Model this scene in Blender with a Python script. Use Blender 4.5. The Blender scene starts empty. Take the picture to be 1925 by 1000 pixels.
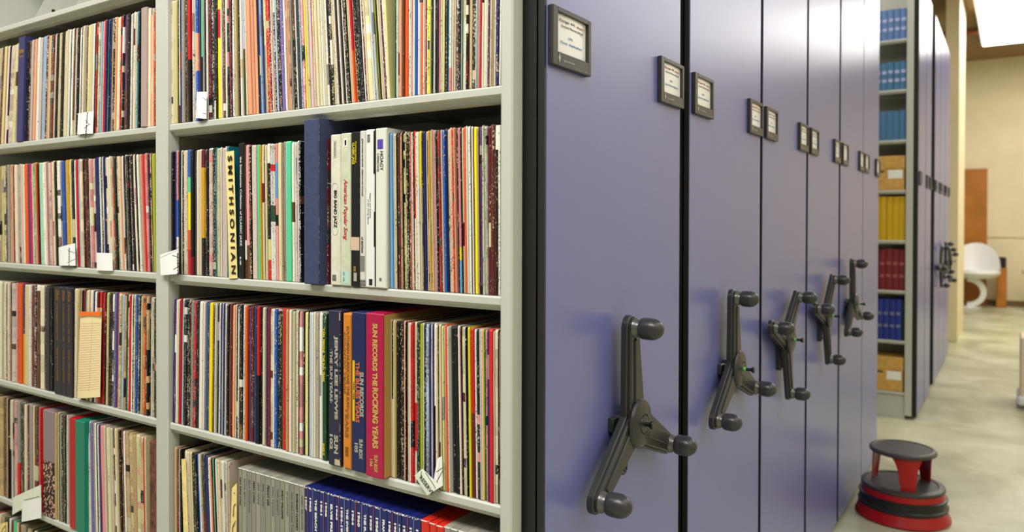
import bpy, math, random
from mathutils import Vector, Matrix
random.seed(7)
PI = math.pi
S = bpy.context.scene
COL = S.collection

# ------------------------------------------------------------------ camera
CAMZ = 1.49
F, YAW, PIT, ROL, SY = 1.42111, 0.58348, 0.00929, 0.00254, -0.07034
fw = Vector((-math.sin(YAW)*math.cos(PIT), math.cos(YAW)*math.cos(PIT), -math.sin(PIT)))
r0 = Vector((math.cos(YAW), math.sin(YAW), 0)); u0 = r0.cross(fw)
rt = r0*math.cos(ROL)+u0*math.sin(ROL); up = u0*math.cos(ROL)-r0*math.sin(ROL)
cam = bpy.data.cameras.new('camera'); cam_ob = bpy.data.objects.new('camera', cam); COL.objects.link(cam_ob)
cam_ob.matrix_world = Matrix(((rt.x, up.x, -fw.x, 0), (rt.y, up.y, -fw.y, 0), (rt.z, up.z, -fw.z, CAMZ), (0, 0, 0, 1)))
cam.sensor_width = 36; cam.lens = F*1000*36/1925
cam.shift_y = SY*1000/1925
cam.clip_start = .05
cam.dof.use_dof = True; cam.dof.focus_distance = 1.72; cam.dof.aperture_fstop = 3.2
S.camera = cam_ob

# ------------------------------------------------------------------ world, exposure, lights
S.view_settings.view_transform = 'Standard'; S.view_settings.look = 'None'
S.view_settings.gamma = 1; S.view_settings.use_curve_mapping = False
S.view_settings.exposure = 0.0
S.cycles.max_bounces = 6; S.cycles.diffuse_bounces = 3; S.cycles.glossy_bounces = 3
S.cycles.caustics_reflective = False; S.cycles.caustics_refractive = False
S.cycles.use_denoising = True
w = bpy.data.worlds.new('world'); S.world = w; w.use_nodes = True
w.node_tree.nodes['Background'].inputs[0].default_value = (.96, .97, .93, 1)
w.node_tree.nodes['Background'].inputs[1].default_value = .26

def area(name, loc, size, power, rot=(0, 0, 0), col=(1, .985, .94)):
    l = bpy.data.lights.new(name, 'AREA'); l.shape = 'RECTANGLE'; l.size, l.size_y = size
    l.energy = power; l.color = col
    o = bpy.data.objects.new(name, l); o.location = loc; o.rotation_euler = rot; COL.objects.link(o)
area('aisle_ceiling_light', (-1.3, -.35, 3.9), (3.6, .9), 165, (.22, 0, 0))
area('main_aisle_ceiling_light', (1.9, 1.6, 4.2), (2.2, 6.0), 95)
area('far_aisle_ceiling_light', (2.0, 9.4, 4.35), (2.4, 6.0), 170)
area('open_aisle_ceiling_light', (-2.0, 5.75, 4.2), (2.6, .4), 45)

# ------------------------------------------------------------------ measuring
def ray(x, y=500):
    f = F*1000
    return fw + rt*((x-962.5)/f) - up*((y-500-SY*1000)/f)
def sx(x, Y=1.135, y=500):          # world X where the sight line of column x meets the plane Y
    d = ray(x, y); return d.x*Y/d.y
def ey(x, X=-.70, y=500):           # world Y where it meets the plane X
    d = ray(x, y); return d.y*X/d.x
def sp(x, y, Y=1.13):
    d = ray(x, y)*(Y/ray(x, y).y); return Vector((d.x, d.y, d.z+CAMZ))
def proj(p):
    d = Vector(p)-Vector((0, 0, CAMZ)); z = d.dot(fw)
    return 962.5+F*1000*d.dot(rt)/z, 500+SY*1000-F*1000*d.dot(up)/z

# ------------------------------------------------------------------ materials
def lin(c):
    return tuple(((v/255)/12.92 if v/255 <= .04045 else ((v/255+.055)/1.055)**2.4) for v in c)+(1,)
MATS = {}
def mat(name, rgb, rough=.5, metal=0, spec=.5, bump=0, bscale=300, mottle=0, mscale=8, emit=0, rgb2=None):
    m = bpy.data.materials.new(name); m.use_nodes = True; nt = m.node_tree; b = nt.nodes['Principled BSDF']
    b.inputs['Base Color'].default_value = lin(rgb); b.inputs['Roughness'].default_value = rough
    b.inputs['Metallic'].default_value = metal; b.inputs['Specular IOR Level'].default_value = spec
    tc = nt.nodes.new('ShaderNodeNewGeometry')
    if bump:
        n = nt.nodes.new('ShaderNodeTexNoise'); n.inputs['Scale'].default_value = bscale; n.inputs['Detail'].default_value = 2
        nt.links.new(tc.outputs['Position'], n.inputs['Vector'])
        bp = nt.nodes.new('ShaderNodeBump'); bp.inputs['Strength'].default_value = bump; bp.inputs['Distance'].default_value = .001
        nt.links.new(n.outputs['Fac'], bp.inputs['Height']); nt.links.new(bp.outputs['Normal'], b.inputs['Normal'])
    if mottle:
        n = nt.nodes.new('ShaderNodeTexNoise'); n.inputs['Scale'].default_value = mscale; n.inputs['Detail'].default_value = 5
        nt.links.new(tc.outputs['Position'], n.inputs['Vector'])
        r = nt.nodes.new('ShaderNodeValToRGB'); r.color_ramp.elements[0].position = .35; r.color_ramp.elements[1].position = .65
        c2 = rgb2 or tuple(min(255, v*(1+mottle)) for v in rgb)
        c1 = rgb if rgb2 else tuple(v*(1-mottle) for v in rgb)
        r.color_ramp.elements[0].color = lin(c1); r.color_ramp.elements[1].color = lin(c2)
        nt.links.new(n.outputs['Fac'], r.inputs['Fac']); nt.links.new(r.outputs['Color'], b.inputs['Base Color'])
    if emit:
        b.inputs['Emission Color'].default_value = lin(rgb); b.inputs['Emission Strength'].default_value = emit
    MATS[name] = m; return m
steel = mat('cream_grey_enamel', (190, 191, 180), .42, bump=.06, bscale=900)
steel_in = mat('enamel_back', (176, 174, 160), .5)
purple = mat('periwinkle_laminate', (108, 113, 174), .29, bump=.08, bscale=1300, spec=1.0)
edge_m = mat('charcoal_edge', (34, 33, 32), .45, bump=.15, bscale=700)
black_m = mat('black_rubber', (14, 14, 14), .5)
holder_m = mat('holder_plastic', (46, 45, 43), .38)
card_m = mat('label_card', (238, 240, 238), .25)
crank_m = mat('gunmetal_casting', (54, 54, 54), .33, metal=.3, bump=.12, bscale=500)
knob_m = mat('knob_plastic', (52, 52, 52), .3)
ring_m = mat('crank_collar', (104, 102, 96), .3, metal=.5)
pin_m = mat('black_pin', (20, 20, 20), .25)
green_m = mat('green_indicator', (110, 200, 90), .4)
paper_m = mat('white_paper', (240, 240, 236), .7, bump=.1, bscale=200)
paper2_m = mat('pale_green_paper', (224, 228, 210), .7, bump=.1, bscale=200)
manila_m = mat('manila_paper', (236, 214, 140), .7, mottle=.05, mscale=40)
ink_m = mat('black_ink', (24, 22, 22), .5)
red_ink = mat('red_ink', (176, 60, 50), .6)
redl_ink = mat('fine_red_ink', (196, 120, 96), .6)
blue_ink = mat('blue_ink', (90, 140, 190), .6)
brown_ink = mat('orange_ink', (190, 110, 60), .6)
grey_ink = mat('grey_ink', (110, 108, 110), .6)
white_ink = mat('white_ink', (232, 230, 222), .5)
silver_ink = mat('silver_ink', (168, 164, 150), .4)
gold_ink = mat('gold_ink', (196, 160, 84), .4)
yellow_ink = mat('yellow_ink', (230, 205, 40), .5)
orange_p = mat('orange_paper', (240, 112, 20), .6)
script_red = mat('crimson_ink', (200, 20, 60), .5)
brown_gold = mat('brown_gold_ink', (132, 92, 40), .5)

def record_material():
    m = bpy.data.materials.new('record_sleeve_card'); m.use_nodes = True; nt = m.node_tree; N = nt.nodes; L = nt.links
    b = N['Principled BSDF']; b.inputs['Roughness'].default_value = .48; b.inputs['Specular IOR Level'].default_value = .35
    a = N.new('ShaderNodeAttribute'); a.attribute_name = 'sleeve'
    f = N.new('ShaderNodeAttribute'); f.attribute_name = 'wear'
    g = N.new('ShaderNodeNewGeometry')
    mp = N.new('ShaderNodeMapping'); mp.inputs['Scale'].default_value = (620, 60, 210); L.new(g.outputs['Position'], mp.inputs['Vector'])
    n = N.new('ShaderNodeTexNoise'); n.inputs['Scale'].default_value = 1; n.inputs['Detail'].default_value = 2.5; L.new(mp.outputs[0], n.inputs['Vector'])
    mp2 = N.new('ShaderNodeMapping'); mp2.inputs['Scale'].default_value = (120, 20, 22); L.new(g.outputs['Position'], mp2.inputs['Vector'])
    n2 = N.new('ShaderNodeTexNoise'); n2.inputs['Scale'].default_value = 1; n2.inputs['Detail'].default_value = 1; L.new(mp2.outputs[0], n2.inputs['Vector'])
    # threshold = .74 - wear*.30 - (patchy - .5)*.3
    t = N.new('ShaderNodeMath'); t.operation = 'MULTIPLY_ADD'; L.new(f.outputs['Alpha'], t.inputs[0]); t.inputs[1].default_value = .30; t.inputs[2].default_value = -.74
    t2 = N.new('ShaderNodeMath'); t2.operation = 'MULTIPLY_ADD'; L.new(n2.outputs['Fac'], t2.inputs[0]); t2.inputs[1].default_value = .35; t2.inputs[2].default_value = -.175
    s1 = N.new('ShaderNodeMath'); s1.operation = 'ADD'; L.new(t.outputs[0], s1.inputs[0]); L.new(t2.outputs[0], s1.inputs[1])
    s2 = N.new('ShaderNodeMath'); s2.operation = 'ADD'; L.new(s1.outputs[0], s2.inputs[0]); L.new(n.outputs['Fac'], s2.inputs[1])
    s3 = N.new('ShaderNodeMath'); s3.operation = 'MULTIPLY'; s3.use_clamp = True; L.new(s2.outputs[0], s3.inputs[0]); s3.inputs[1].default_value = 14
    mx = N.new('ShaderNodeMix'); mx.data_type = 'RGBA'
    L.new(s3.outputs[0], mx.inputs['Factor']); L.new(a.outputs['Color'], mx.inputs['A']); L.new(f.outputs['Color'], mx.inputs['B'])
    L.new(mx.outputs['Result'], b.inputs['Base Color'])
    return m
rec_m = record_material()

# ------------------------------------------------------------------ object helpers
WORG = {}
def link(name, me, parent=None, origin=(0, 0, 0)):
    o = bpy.data.objects.new(name, me); COL.objects.link(o)
    org = Vector(origin)
    if parent is not None:
        o.parent = parent; o.location = org-WORG[parent.name]
    else: o.location = org
    WORG[o.name] = org
    return o
class MB:
    def __init__(s): s.v = []; s.f = []; s.c = []; s.smooth = []
    def quad(s, pts, sm=False):
        n = len(s.v); s.v += [Vector(p) for p in pts]; s.f.append(tuple(range(n, n+len(pts)))); s.smooth.append(sm)
    def box(s, x0, x1, y0, y1, z0, z1, b=0):
        if x0 > x1: x0, x1 = x1, x0
        if y0 > y1: y0, y1 = y1, y0
        if z0 > z1: z0, z1 = z1, z0
        if b:
            # chamfered box: hull of three inset boxes
            P = []
            for sxx in (0, 1):
                for syy in (0, 1):
                    for szz in (0, 1):
                        X = (x0, x1)[sxx]; Y = (y0, y1)[syy]; Z = (z0, z1)[szz]
                        dx = b if sxx == 0 else -b; dy = b if syy == 0 else -b; dz = b if szz == 0 else -b
                        P.append(((X, Y+dy, Z+dz), (X+dx, Y, Z+dz), (X+dx, Y+dy, Z)))
            i = lambda a, c, d: a*4+c*2+d
            for a in (0, 1): s.quad([P[i(a, *q)][0] for q in ((0, 0), (1, 0), (1, 1), (0, 1))])
            for a in (0, 1): s.quad([P[i(q[0], a, q[1])][1] for q in ((0, 0), (1, 0), (1, 1), (0, 1))])
            for a in (0, 1): s.quad([P[i(q[0], q[1], a)][2] for q in ((0, 0), (1, 0), (1, 1), (0, 1))])
            for a in (0, 1):
                for c in (0, 1):
                    s.quad([P[i(a, c, 0)][0], P[i(a, c, 1)][0], P[i(a, c, 1)][1], P[i(a, c, 0)][1]])
                    s.quad([P[i(a, 0, c)][0], P[i(a, 1, c)][0], P[i(a, 1, c)][2], P[i(a, 0, c)][2]])
                    s.quad([P[i(0, a, c)][1], P[i(1, a, c)][1], P[i(1, a, c)][2], P[i(0, a, c)][2]])
            for p in P: s.quad(p)
            return s
        p = [(x, y, z) for x in (x0, x1) for y in (y0, y1) for z in (z0, z1)]
        for q in ((0, 1, 3, 2), (4, 6, 7, 5), (0, 4, 5, 1), (2, 3, 7, 6), (0, 2, 6, 4), (1, 5, 7, 3)): s.quad([p[k] for k in q])
        return s
    def lathe(s, prof, centre, axis='Z', n=40, arc=None):
        c = Vector(centre)
        def pt(r, h, a):
            if axis == 'Z': return c+Vector((r*math.cos(a), r*math.sin(a), h))
            return c+Vector((h, r*math.cos(a), r*math.sin(a)))
        a0, a1 = arc or (0, 2*PI)
        for k in range(n):
            t0 = a0+(a1-a0)*k/n; t1 = a0+(a1-a0)*(k+1)/n
            for (r, h), (r2, h2) in zip(prof[:-1], prof[1:]):
                if r < 1e-6: s.quad([pt(r, h, t0), pt(r2, h2, t1), pt(r2, h2, t0)], True)
                elif r2 < 1e-6: s.quad([pt(r, h, t0), pt(r, h, t1), pt(r2, h2, t0)], True)
                else: s.quad([pt(r, h, t0), pt(r, h, t1), pt(r2, h2, t1), pt(r2, h2, t0)], True)
        return s
    def prism(s, poly, x0, x1, inset=0):
        """poly in (y,z), convex, extruded along X; inset chamfers the x1 side"""
        n = len(poly); cy = sum(p[0] for p in poly)/n; cz = sum(p[1] for p in poly)/n
        def ins(d):
            out = []
            for k in range(n):
                a = Vector(poly[k-1]); b = Vector(poly[k]); c = Vector(poly[(k+1) % n])
                t = (c-a)
                if t.length < 1e-9: out.append(b); continue
                t.normalize(); nn = Vector((t.y, -t.x))
                if nn.dot(Vector((cy, cz))-b) < 0: nn = -nn
                out.append(b+nn*d)
            return out
        A = [(x0, p[0], p[1]) for p in poly]
        m = x1-(inset if x1 > x0 else -inset)
        B = [(m, p[0], p[1]) for p in poly]; Cc = [(x1, p[0], p[1]) for p in ins(inset)] if inset else B
        for k in range(n):
            j = (k+1) % n
            s.quad([A[k], A[j], B[j], B[k]])
            if inset: s.quad([B[k], B[j], Cc[j], Cc[k]])
        s.quad(A); s.quad(Cc)
        return s
    def build(s, name, m, parent=None, origin=None, cols=None):
        me = bpy.data.meshes.new(name)
        if origin is None: origin = WORG[parent.name] if parent is not None else Vector((0, 0, 0))
        org = Vector(origin)
        me.from_pydata([v-org for v in s.v], [], s.f); me.materials.append(m)
        import bmesh
        if cols is not None:
            a = me.color_attributes.new('sleeve', 'FLOAT_COLOR', 'CORNER'); b = me.color_attributes.new('wear', 'FLOAT_COLOR', 'CORNER')
            li = 0
            for fi, fc in enumerate(s.f):
                ca, cb = cols[fi]
                for _ in fc:
                    a.data[li].color = ca; b.data[li].color = cb; li += 1
        else:
            bm = bmesh.new(); bm.from_mesh(me)
            bmesh.ops.remove_doubles(bm, verts=bm.verts, dist=1e-5)
            bmesh.ops.recalc_face_normals(bm, faces=bm.faces)
            bm.to_mesh(me); bm.free()
        if any(s.smooth):
            for p in me.polygons: p.use_smooth = True
            me.set_sharp_from_angle(angle=.6)
        return link(name, me, parent, origin)
def empty(name, loc): return link(name, None, None, loc)
def tag(o, label, cat, group=None, kind=None):
    if label: o['label'] = label
    if cat: o['category'] = cat
    if group: o['group'] = group
    if kind: o['kind'] = kind
    return o
def struct(o): o['kind'] = 'structure'; return o

_TXT = {}
def text(body, origin, u, v, L, H, m, parent, bold=0, name='lettering', shear=0, depth=.0003):
    """lettering laid from origin along u (length L) with glyph height H along v"""
    key = (body, bold, shear)
    if key not in _TXT:
        c = bpy.data.curves.new('t', 'FONT'); c.body = body; c.size = 1; c.offset = bold; c.shear = shear; c.resolution_u = 3
        c.extrude = 0
        ob = bpy.data.objects.new('t', c); COL.objects.link(ob)
        dg = bpy.context.evaluated_depsgraph_get(); dg.update()
        me = bpy.data.meshes.new_from_object(ob.evaluated_get(dg))
        vs = [tuple(x.co) for x in me.vertices]; fs = [tuple(p.vertices) for p in me.polygons]
        bpy.data.objects.remove(ob); bpy.data.curves.remove(c); bpy.data.meshes.remove(me)
        _TXT[key] = (vs, fs)
    vs, fs = _TXT[key]
    x0 = min(p[0] for p in vs); x1 = max(p[0] for p in vs); y0 = min(p[1] for p in vs); y1 = max(p[1] for p in vs)
    o = Vector(origin); u = Vector(u).normalized(); v = Vector(v).normalized(); nrm = u.cross(v).normalized()
    mb = MB()
    me = bpy.data.meshes.new(name)
    P = [o+u*((p[0]-x0)/(x1-x0)*L)+v*((p[1]-y0)/(y1-y0)*H) for p in vs]
    org = WORG[parent.name]
    n = len(P)
    allp = [p+nrm*depth-org for p in P]+[p-org for p in P]
    ff = list(fs)
    from collections import Counter
    ec = Counter()
    for fce in fs:
        for a, b in zip(fce, fce[1:]+fce[:1]): ec[frozenset((a, b))] += 1
    for fce in fs:
        for a, b in zip(fce, fce[1:]+fce[:1]):
            if ec[frozenset((a, b))] == 1: ff.append((a, b, b+n, a+n))
    me.from_pydata(allp, [], ff); me.materials.append(m)
    return link(name, me, parent, org)
DOWN = (0, 0, -1); RX = (1, 0, 0)

# ------------------------------------------------------------------ setting
floor_m = bpy.data.materials.new('polished_concrete'); floor_m.use_nodes = True
nt = floor_m.node_tree; N = nt.nodes; L = nt.links; b = N['Principled BSDF']
g = N.new('ShaderNodeNewGeometry')
n1 = N.new('ShaderNodeTexNoise'); n1.inputs['Scale'].default_value = 1.6; n1.inputs['Detail'].default_value = 8; n1.inputs['Roughness'].default_value = .62; n1.inputs['Distortion'].default_value = .6
L.new(g.outputs['Position'], n1.inputs['Vector'])
r = N.new('ShaderNodeValToRGB'); r.color_ramp.elements[0].position = .36; r.color_ramp.elements[0].color = lin((158, 158, 126)); r.color_ramp.elements[1].position = .66; r.color_ramp.elements[1].color = lin((208, 207, 180))
e = r.color_ramp.elements.new(.5); e.color = lin((184, 184, 150))
L.new(n1.outputs['Fac'], r.inputs['Fac']); L.new(r.outputs['Color'], b.inputs['Base Color'])
b.inputs['Roughness'].default_value = .34
wall_m = mat('cream_wall_paint', (238, 224, 188), .7, mottle=.02, mscale=2)
ceil_m = mat('tan_ceiling', (150, 122, 84), .8)
col_m = mat('pale_cream_paint', (228, 214, 176), .6)
struct(MB().box(-6, 3.4, -3, 16.3, -.1, 0).build('floor', floor_m))
struct(MB().box(-6, 3.4, 16.2, 16.4, 0, 4.45).build('wall_back', wall_m))
struct(MB().box(3.4, 3.6, -3, 16.4, 0, 4.45).build('wall_right', wall_m))
struct(MB().box(-6, 3.6, 5, 16.4, 4.45, 4.6).build('ceiling', ceil_m))
struct(MB().box(-6.2, -6, -3, 16.4, 0, 4.45).build('wall_left', wall_m))
struct(MB().box(-.6, 3.4, 16.17, 16.2, 0, .1).build('baseboard_back', mat('brown_baseboard', (120, 96, 66), .6)))
struct(MB().box(-.70, -.548, 10.9, 12.3, 0, 4.45, .004).build('wall_stub', col_m))
struct(MB().box(-1.6, 3.4, 16.185, 16.2, 1.22, 1.24).build('trim_1', mat('wall_groove', (206, 190, 150), .7)))

# ceiling lamp seen at the top right
fx0 = -.43
lamp = empty('ceiling_light', (fx0+.6, 13.2, 4.40)); tag(lamp, 'bright white rectangular ceiling light panel above the far end of the aisle', 'ceiling light')
MB().box(fx0, fx0+1.25, 11.0, 14.6, 4.385, 4.449, .004).build('housing', mat('lamp_housing', (230, 230, 225), .5), lamp)
MB().box(fx0+.03, fx0+1.22, 11.03, 14.57, 4.372, 4.386).build('diffuser', mat('lit_diffuser', (255, 252, 244), .5, emit=9), lamp)
pp = MB().lathe([(0, -1.6), (.045, -1.6), (.045, 1.6), (0, 1.6)], (-2.04, 13.5, 4.39), 'X', 16).build('ceiling_pipe', mat('reddish_pipe', (150, 84, 58), .5)); tag(pp, 'reddish brown pipe running under the tan ceiling beside the lamp', 'pipe')

# ------------------------------------------------------------------ shelving unit with the records
ZA, ZB, ZC, ZD, ZE, ZT = 1.736, 1.354, .973, .592, .205, 2.112
YF = 1.13; YB = 1.47
XR0, XR1 = -.768, -.742
XM0, XM1 = -1.848, -1.795
XL0, XL1 = -2.90, -2.875

def upright(x0, x1, parent, yf=YF, yb=YB, top=3.3):
    mb = MB()
    mb.box(x0, x1, yf-.006, yf+.030, .03, top, .003)          # front face, rounded arris
    mb.box(x0+(x1-x0)/2-.004, x0+(x1-x0)/2+.004, yf+.03, yb+.02, .03, top)   # web
    mb.box(x0, x1, yb, yb+.02, .03, top)
    return mb.build('upright', steel, parent)
def shelf(x0, x1, z, parent, yf=YF, yb=YB, holes=False, name='shelf'):
    """steel shelf: board, rounded front lip folded back underneath, side flanges"""
    mb = MB()
    x0 += .0015; x1 -= .0015
    t = .0012
    if holes:
        ys = [yf+.01, yf+.052, yf+.060, yb]
        mb.box(x0, x1, ys[0], ys[1], z-t, z); mb.box(x0, x1, ys[2], ys[3], z-t, z)
        n = int((x1-x0)/.055); px = x0
        for k in range(n):
            cx = x0+(k+.5)*(x1-x0)/n; mb.box(px, cx-.004, ys[1], ys[2], z-t, z); px = cx+.004
        mb.box(px, x1, ys[1], ys[2], z-t, z)
    else: mb.box(x0, x1, yf+.01, yb, z-t, z)
    # lip profile swept along X  (y,z)
    prof = [(yf+.012, z), (yf+.003, z), (yf, z-.003), (yf, z-.015), (yf+.003, z-.018), (yf+.010, z-.0185), (yf+.0115, z-.022), (yf+.0115, z-.027), (yf+.030, z-.029), (yf+.032, z-.026), (yf+.032, z-.0012)]
    for (a, c), (a2, c2) in zip(prof[:-1], prof[1:]):
        mb.quad([(x0, a, c), (x1, a, c), (x1, a2, c2), (x0, a2, c2)])
    for k in range(1, len(prof)-1):
        for x in (x0, x1): mb.quad([(x, *prof[0]), (x, *prof[k]), (x, *prof[k+1])])
    mb.box(x0, x0+t, yf+.03, yb, z-.028, z); mb.box(x1-t, x1, yf+.03, yb, z-.028, z)
    mb.box(x0, x1, yb-.015, yb, z-.028, z-t)                        # rear fold
    for k in (.33, .66): mb.box(x0+(x1-x0)*k-.015, x0+(x1-x0)*k+.015, yf+.05, yb-.01, z-.012, z-t)  # stiffeners
    o = mb.build(name, steel, parent)
    return o

# end-panel furniture ------------------------------------------------
def label_holder(y0, y1, z1, z0, X, parent, lines, small=False, marks=True):
    """label frame on a panel whose face is X; y0..y1 wide, z0..z1 high, and the card in it"""
    wv = y1-y0; hv = z1-z0; D = .011
    mb = MB(); cy0, cy1, cz0, cz1 = y0+wv*.13, y1-wv*.08, z0+hv*.24, z1-hv*.09
    mb.box(X, X+D, y0, cy0, z0, z1, .0015); mb.box(X, X+D, cy1, y1, z0, z1, .0015)
    mb.box(X, X+D, cy0-.001, cy1+.001, cz1, z1, .0012); mb.box(X, X+D, cy0-.001, cy1+.001, z0, cz0, .0012)
    mb.box(X, X+.003, cy0-.001, cy1+.001, cz0-.001, cz1+.001)
    h = mb.build('label_holder', holder_m, parent, origin=(X, (y0+y1)/2, z0))
    mb = MB(); n = 6
    for k in range(n):   # slightly buckled card
        a = cy0+(cy1-cy0)*k/n; c = cy0+(cy1-cy0)*(k+1)/n
        xa = X+.004+.0022*math.sin(PI*k/n); xc = X+.004+.0022*math.sin(PI*(k+1)/n)
        mb.quad([(xa, a, cz0), (xc, c, cz0), (xc, c, cz1), (xa, a, cz1)]); mb.quad([(xa-.0004, a, cz0), (xc-.0004, c, cz0), (xc-.0004, c, cz1), (xa-.0004, a, cz1)])
    mb.build('card', card_m, h)
    U = (0, 1, 0); V = (0, 0, 1); cw = cy1-cy0; ch = cz1-cz0
    if lines:
        for (s, f0, f1, zz, hh, m) in lines:
            text(s, (X+.0066, cy0+cw*f0, cz0+ch*zz), U, V, cw*(f1-f0), ch*hh, m, h, bold=.01)
        # maker's mark under the card: leaf emblem and word
        e = MB(); ex = y0+wv*.16; ez = z0+hv*.13; s_ = hv*.075
        e.quad([(X+D+.0003, ex, ez+s_), (X+D+.0003, ex-s_*.55, ez+s_*.2), (X+D+.0003, ex, ez-s_), (X+D+.0003, ex+s_*.55, ez+s_*.2)])
        e.quad([(X+D+.0003, ex-s_*.25, ez+s_*.8), (X+D+.0003, ex, ez+s_*1.3), (X+D+.0003, ex+s_*.25, ez+s_*.8)])
        e.build('maker_emblem', silver_ink, h)
        text('Spacesaver', (X+D+.0003, y0+wv*.25, z0+hv*.085), U, V, wv*.30, hv*.055, silver_ink, h, bold=.01)
        text('SPACESAVER', (X+D+.0003, y0+wv*.56, z0+hv*.035), U, V, wv*.2, hv*.016, silver_ink, h)
        text('1-800-492', (X+D+.0003, y0+wv*.80, z0+hv*.035), U, V, wv*.14, hv*.016, silver_ink, h)
    return h

def hull2(c1, r1, c2, r2, n=14):
    """outline round two circles (y,z), counter-clockwise"""
    d = Vector(c2)-Vector(c1); a = math.atan2(d.y, d.x); off = math.acos(max(-1, min(1, (r1-r2)/d.length)))
    out = []
    for k in range(n+1):
        t = a-off+(2*off)*k/n; out.append((c2[0]+r2*math.cos(t), c2[1]+r2*math.sin(t)))
    for k in range(n+1):
        t = a+off+(2*PI-2*off)*k/n; out.append((c1[0]+r1*math.cos(t), c1[1]+r1*math.sin(t)))
    return out
def crank(yc, zc, phase, X, parent, pin='out', detail=True, R=.205):
    """three-spoke hand crank standing off panel face X"""
    xa = X+.022
    mb = MB()
    for k in range(3):
        a = math.radians(phase+120*k); ey_, ez_ = yc+R*math.cos(a), zc+R*math.sin(a)
        hy, hz = yc+.012*math.cos(a), zc+.012*math.sin(a)
        mb.prism(hull2((hy, hz), .044, (ey_, ez_), .026), xa, xa+.014, .0025)
        mb.prism(hull2((hy, hz), .037, (ey_, ez_), .020), xa+.013, xa+.021, .003)
        # raised ridge along the spoke
        uy, uz = math.cos(a), math.sin(a)
        m1 = (yc+.05*uy, zc+.05*uz); m2 = (yc+(R-.03)*uy, zc+(R-.03)*uz)
        mb.prism(hull2(m1, .016, m2, .008, 8), xa+.020, xa+.0245, .002)
    mb.lathe([(0, 0), (.022, 0), (.022, .024), (0, .024)], (X-.001, yc, zc), 'X', 24)
    c = mb.build('crank', crank_m, parent, origin=(X, yc, zc))
    for k in range(3):
        a = math.radians(phase+120*k); ce = (xa+.020, yc+R*math.cos(a), zc+R*math.sin(a))
        MB().lathe([(0, 0), (.0215, 0), (.021, .004), (.0185, .007), (.0175, .0125), (.0160, .013), (.0160, .015), (0, .015)], ce, 'X', 28).build('collar', ring_m, c)
        pr = [(.0155, .0145), (.0212, .015), (.0224, .018), (.0230, .022), (.0232, .036)]
        for q in range(1, 8):
            t = q/7*PI/2; pr.append((.0232*math.cos(t) if q < 7 else 0, .036+.0275*math.sin(t)))
        MB().lathe(pr, ce, 'X', 32).build('knob', knob_m, c)
    MB().lathe([(0, 0), (.050, 0), (.052, .004), (.049, .009), (.040, .0125), (.022, .0145), (.021, .0125), (.0195, .0125), (.0185, .015), (0, .016)], (xa+.021, yc, zc), 'X', 44).build('hub_cap', crank_m, c)
    px = xa+.036+(.012 if pin == 'out' else 0)
    MB().lathe([(0, -.014), (.0045, -.014), (.0045, .010), (.0085, .014), (.0092, .018), (.008, .020), (0, .020)], (px, yc, zc), 'X', 20).build('lock_pin', pin_m, c)
    if pin == 'out': MB().lathe([(.0048, -.011), (.0056, -.011), (.0056, -.004), (.0048, -.004)], (px, yc, zc), 'X', 20).build('indicator_ring', green_m, c)
    if detail:
        b_ = MB(); b_.prism(hull2((yc-.005, zc-.02), .018, (yc-.008, zc-.098), .016), X, X+.016, .002)
        b_.lathe([(0, .016), (.008, .016), (.008, .019), (.004, .019), (.004, .017), (0, .017)], (X, yc-.008, zc-.098), 'X', 6)
        b_.prism([(yc-.058, zc+.016), (yc-.058, zc-.012), (yc-.03, zc-.012), (yc-.03, zc+.016)], X, X+.012, .002)
        b_.build('mounting_bracket', crank_m, c)
    return c

XE = -.70; PT = 3.38
def end_panel(y0, y1, parent, X=XE, zb=.018, th=.065, edge=.004):
    # laminate sheet wrapped by a charcoal edge
    MB().box(X-.012, X, y0+edge, y1-edge, zb+.006, PT, .001).build('end_panel', purple, parent, origin=(X, y0, zb))
    mb = MB(); mb.box(X-th, X-.0125, y0, y1, zb, PT, .002)
    mb.box(X-.018, X-.001, y0, y0+edge-.0005, zb, PT); mb.box(X-.018, X-.001, y1-edge+.0005, y1, zb, PT)
    mb.build('panel_edge', edge_m, parent, origin=(X, y0, zb))
LZ1 = CAMZ+.392; LZ0 = CAMZ+.284
def card_lines(rng, mod, who, third):
    return [('Range '+rng, .10, .60, .80, .085, third), (mod, .66, .93, .80, .065, brown_ink), ('Sound Recordings', .16, .88, .67, .075, grey_ink),
            ('LPs', .38, .52, .42, .06, blue_ink), (who, .14, .84, .25, .075, blue_ink)]

u1 = empty('mobile_shelving_unit', (-.70, 1.165, 0))
tag(u1, 'nearest mobile shelving unit, open bays full of records beside its periwinkle end panel', 'mobile shelving', 'mobile shelving units in the near row')
for a, c in ((XR0, XR1), (XM0, XM1), (XL0, XL1)): upright(a, c, u1)
for z in (ZE, ZD, ZC, ZB, ZA, ZT, 2.49, 2.87):
    shelf(XM1, XR0, z, u1); shelf(XL1, XM0, z, u1, holes=(z == ZT))
MB().box(XL1, XM0, YB+.001, YB+.004, .05, 3.3).box(XM1, XR0, YB+.001, YB+.004, .05, 3.3).build('back_panel', steel_in, u1)
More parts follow.
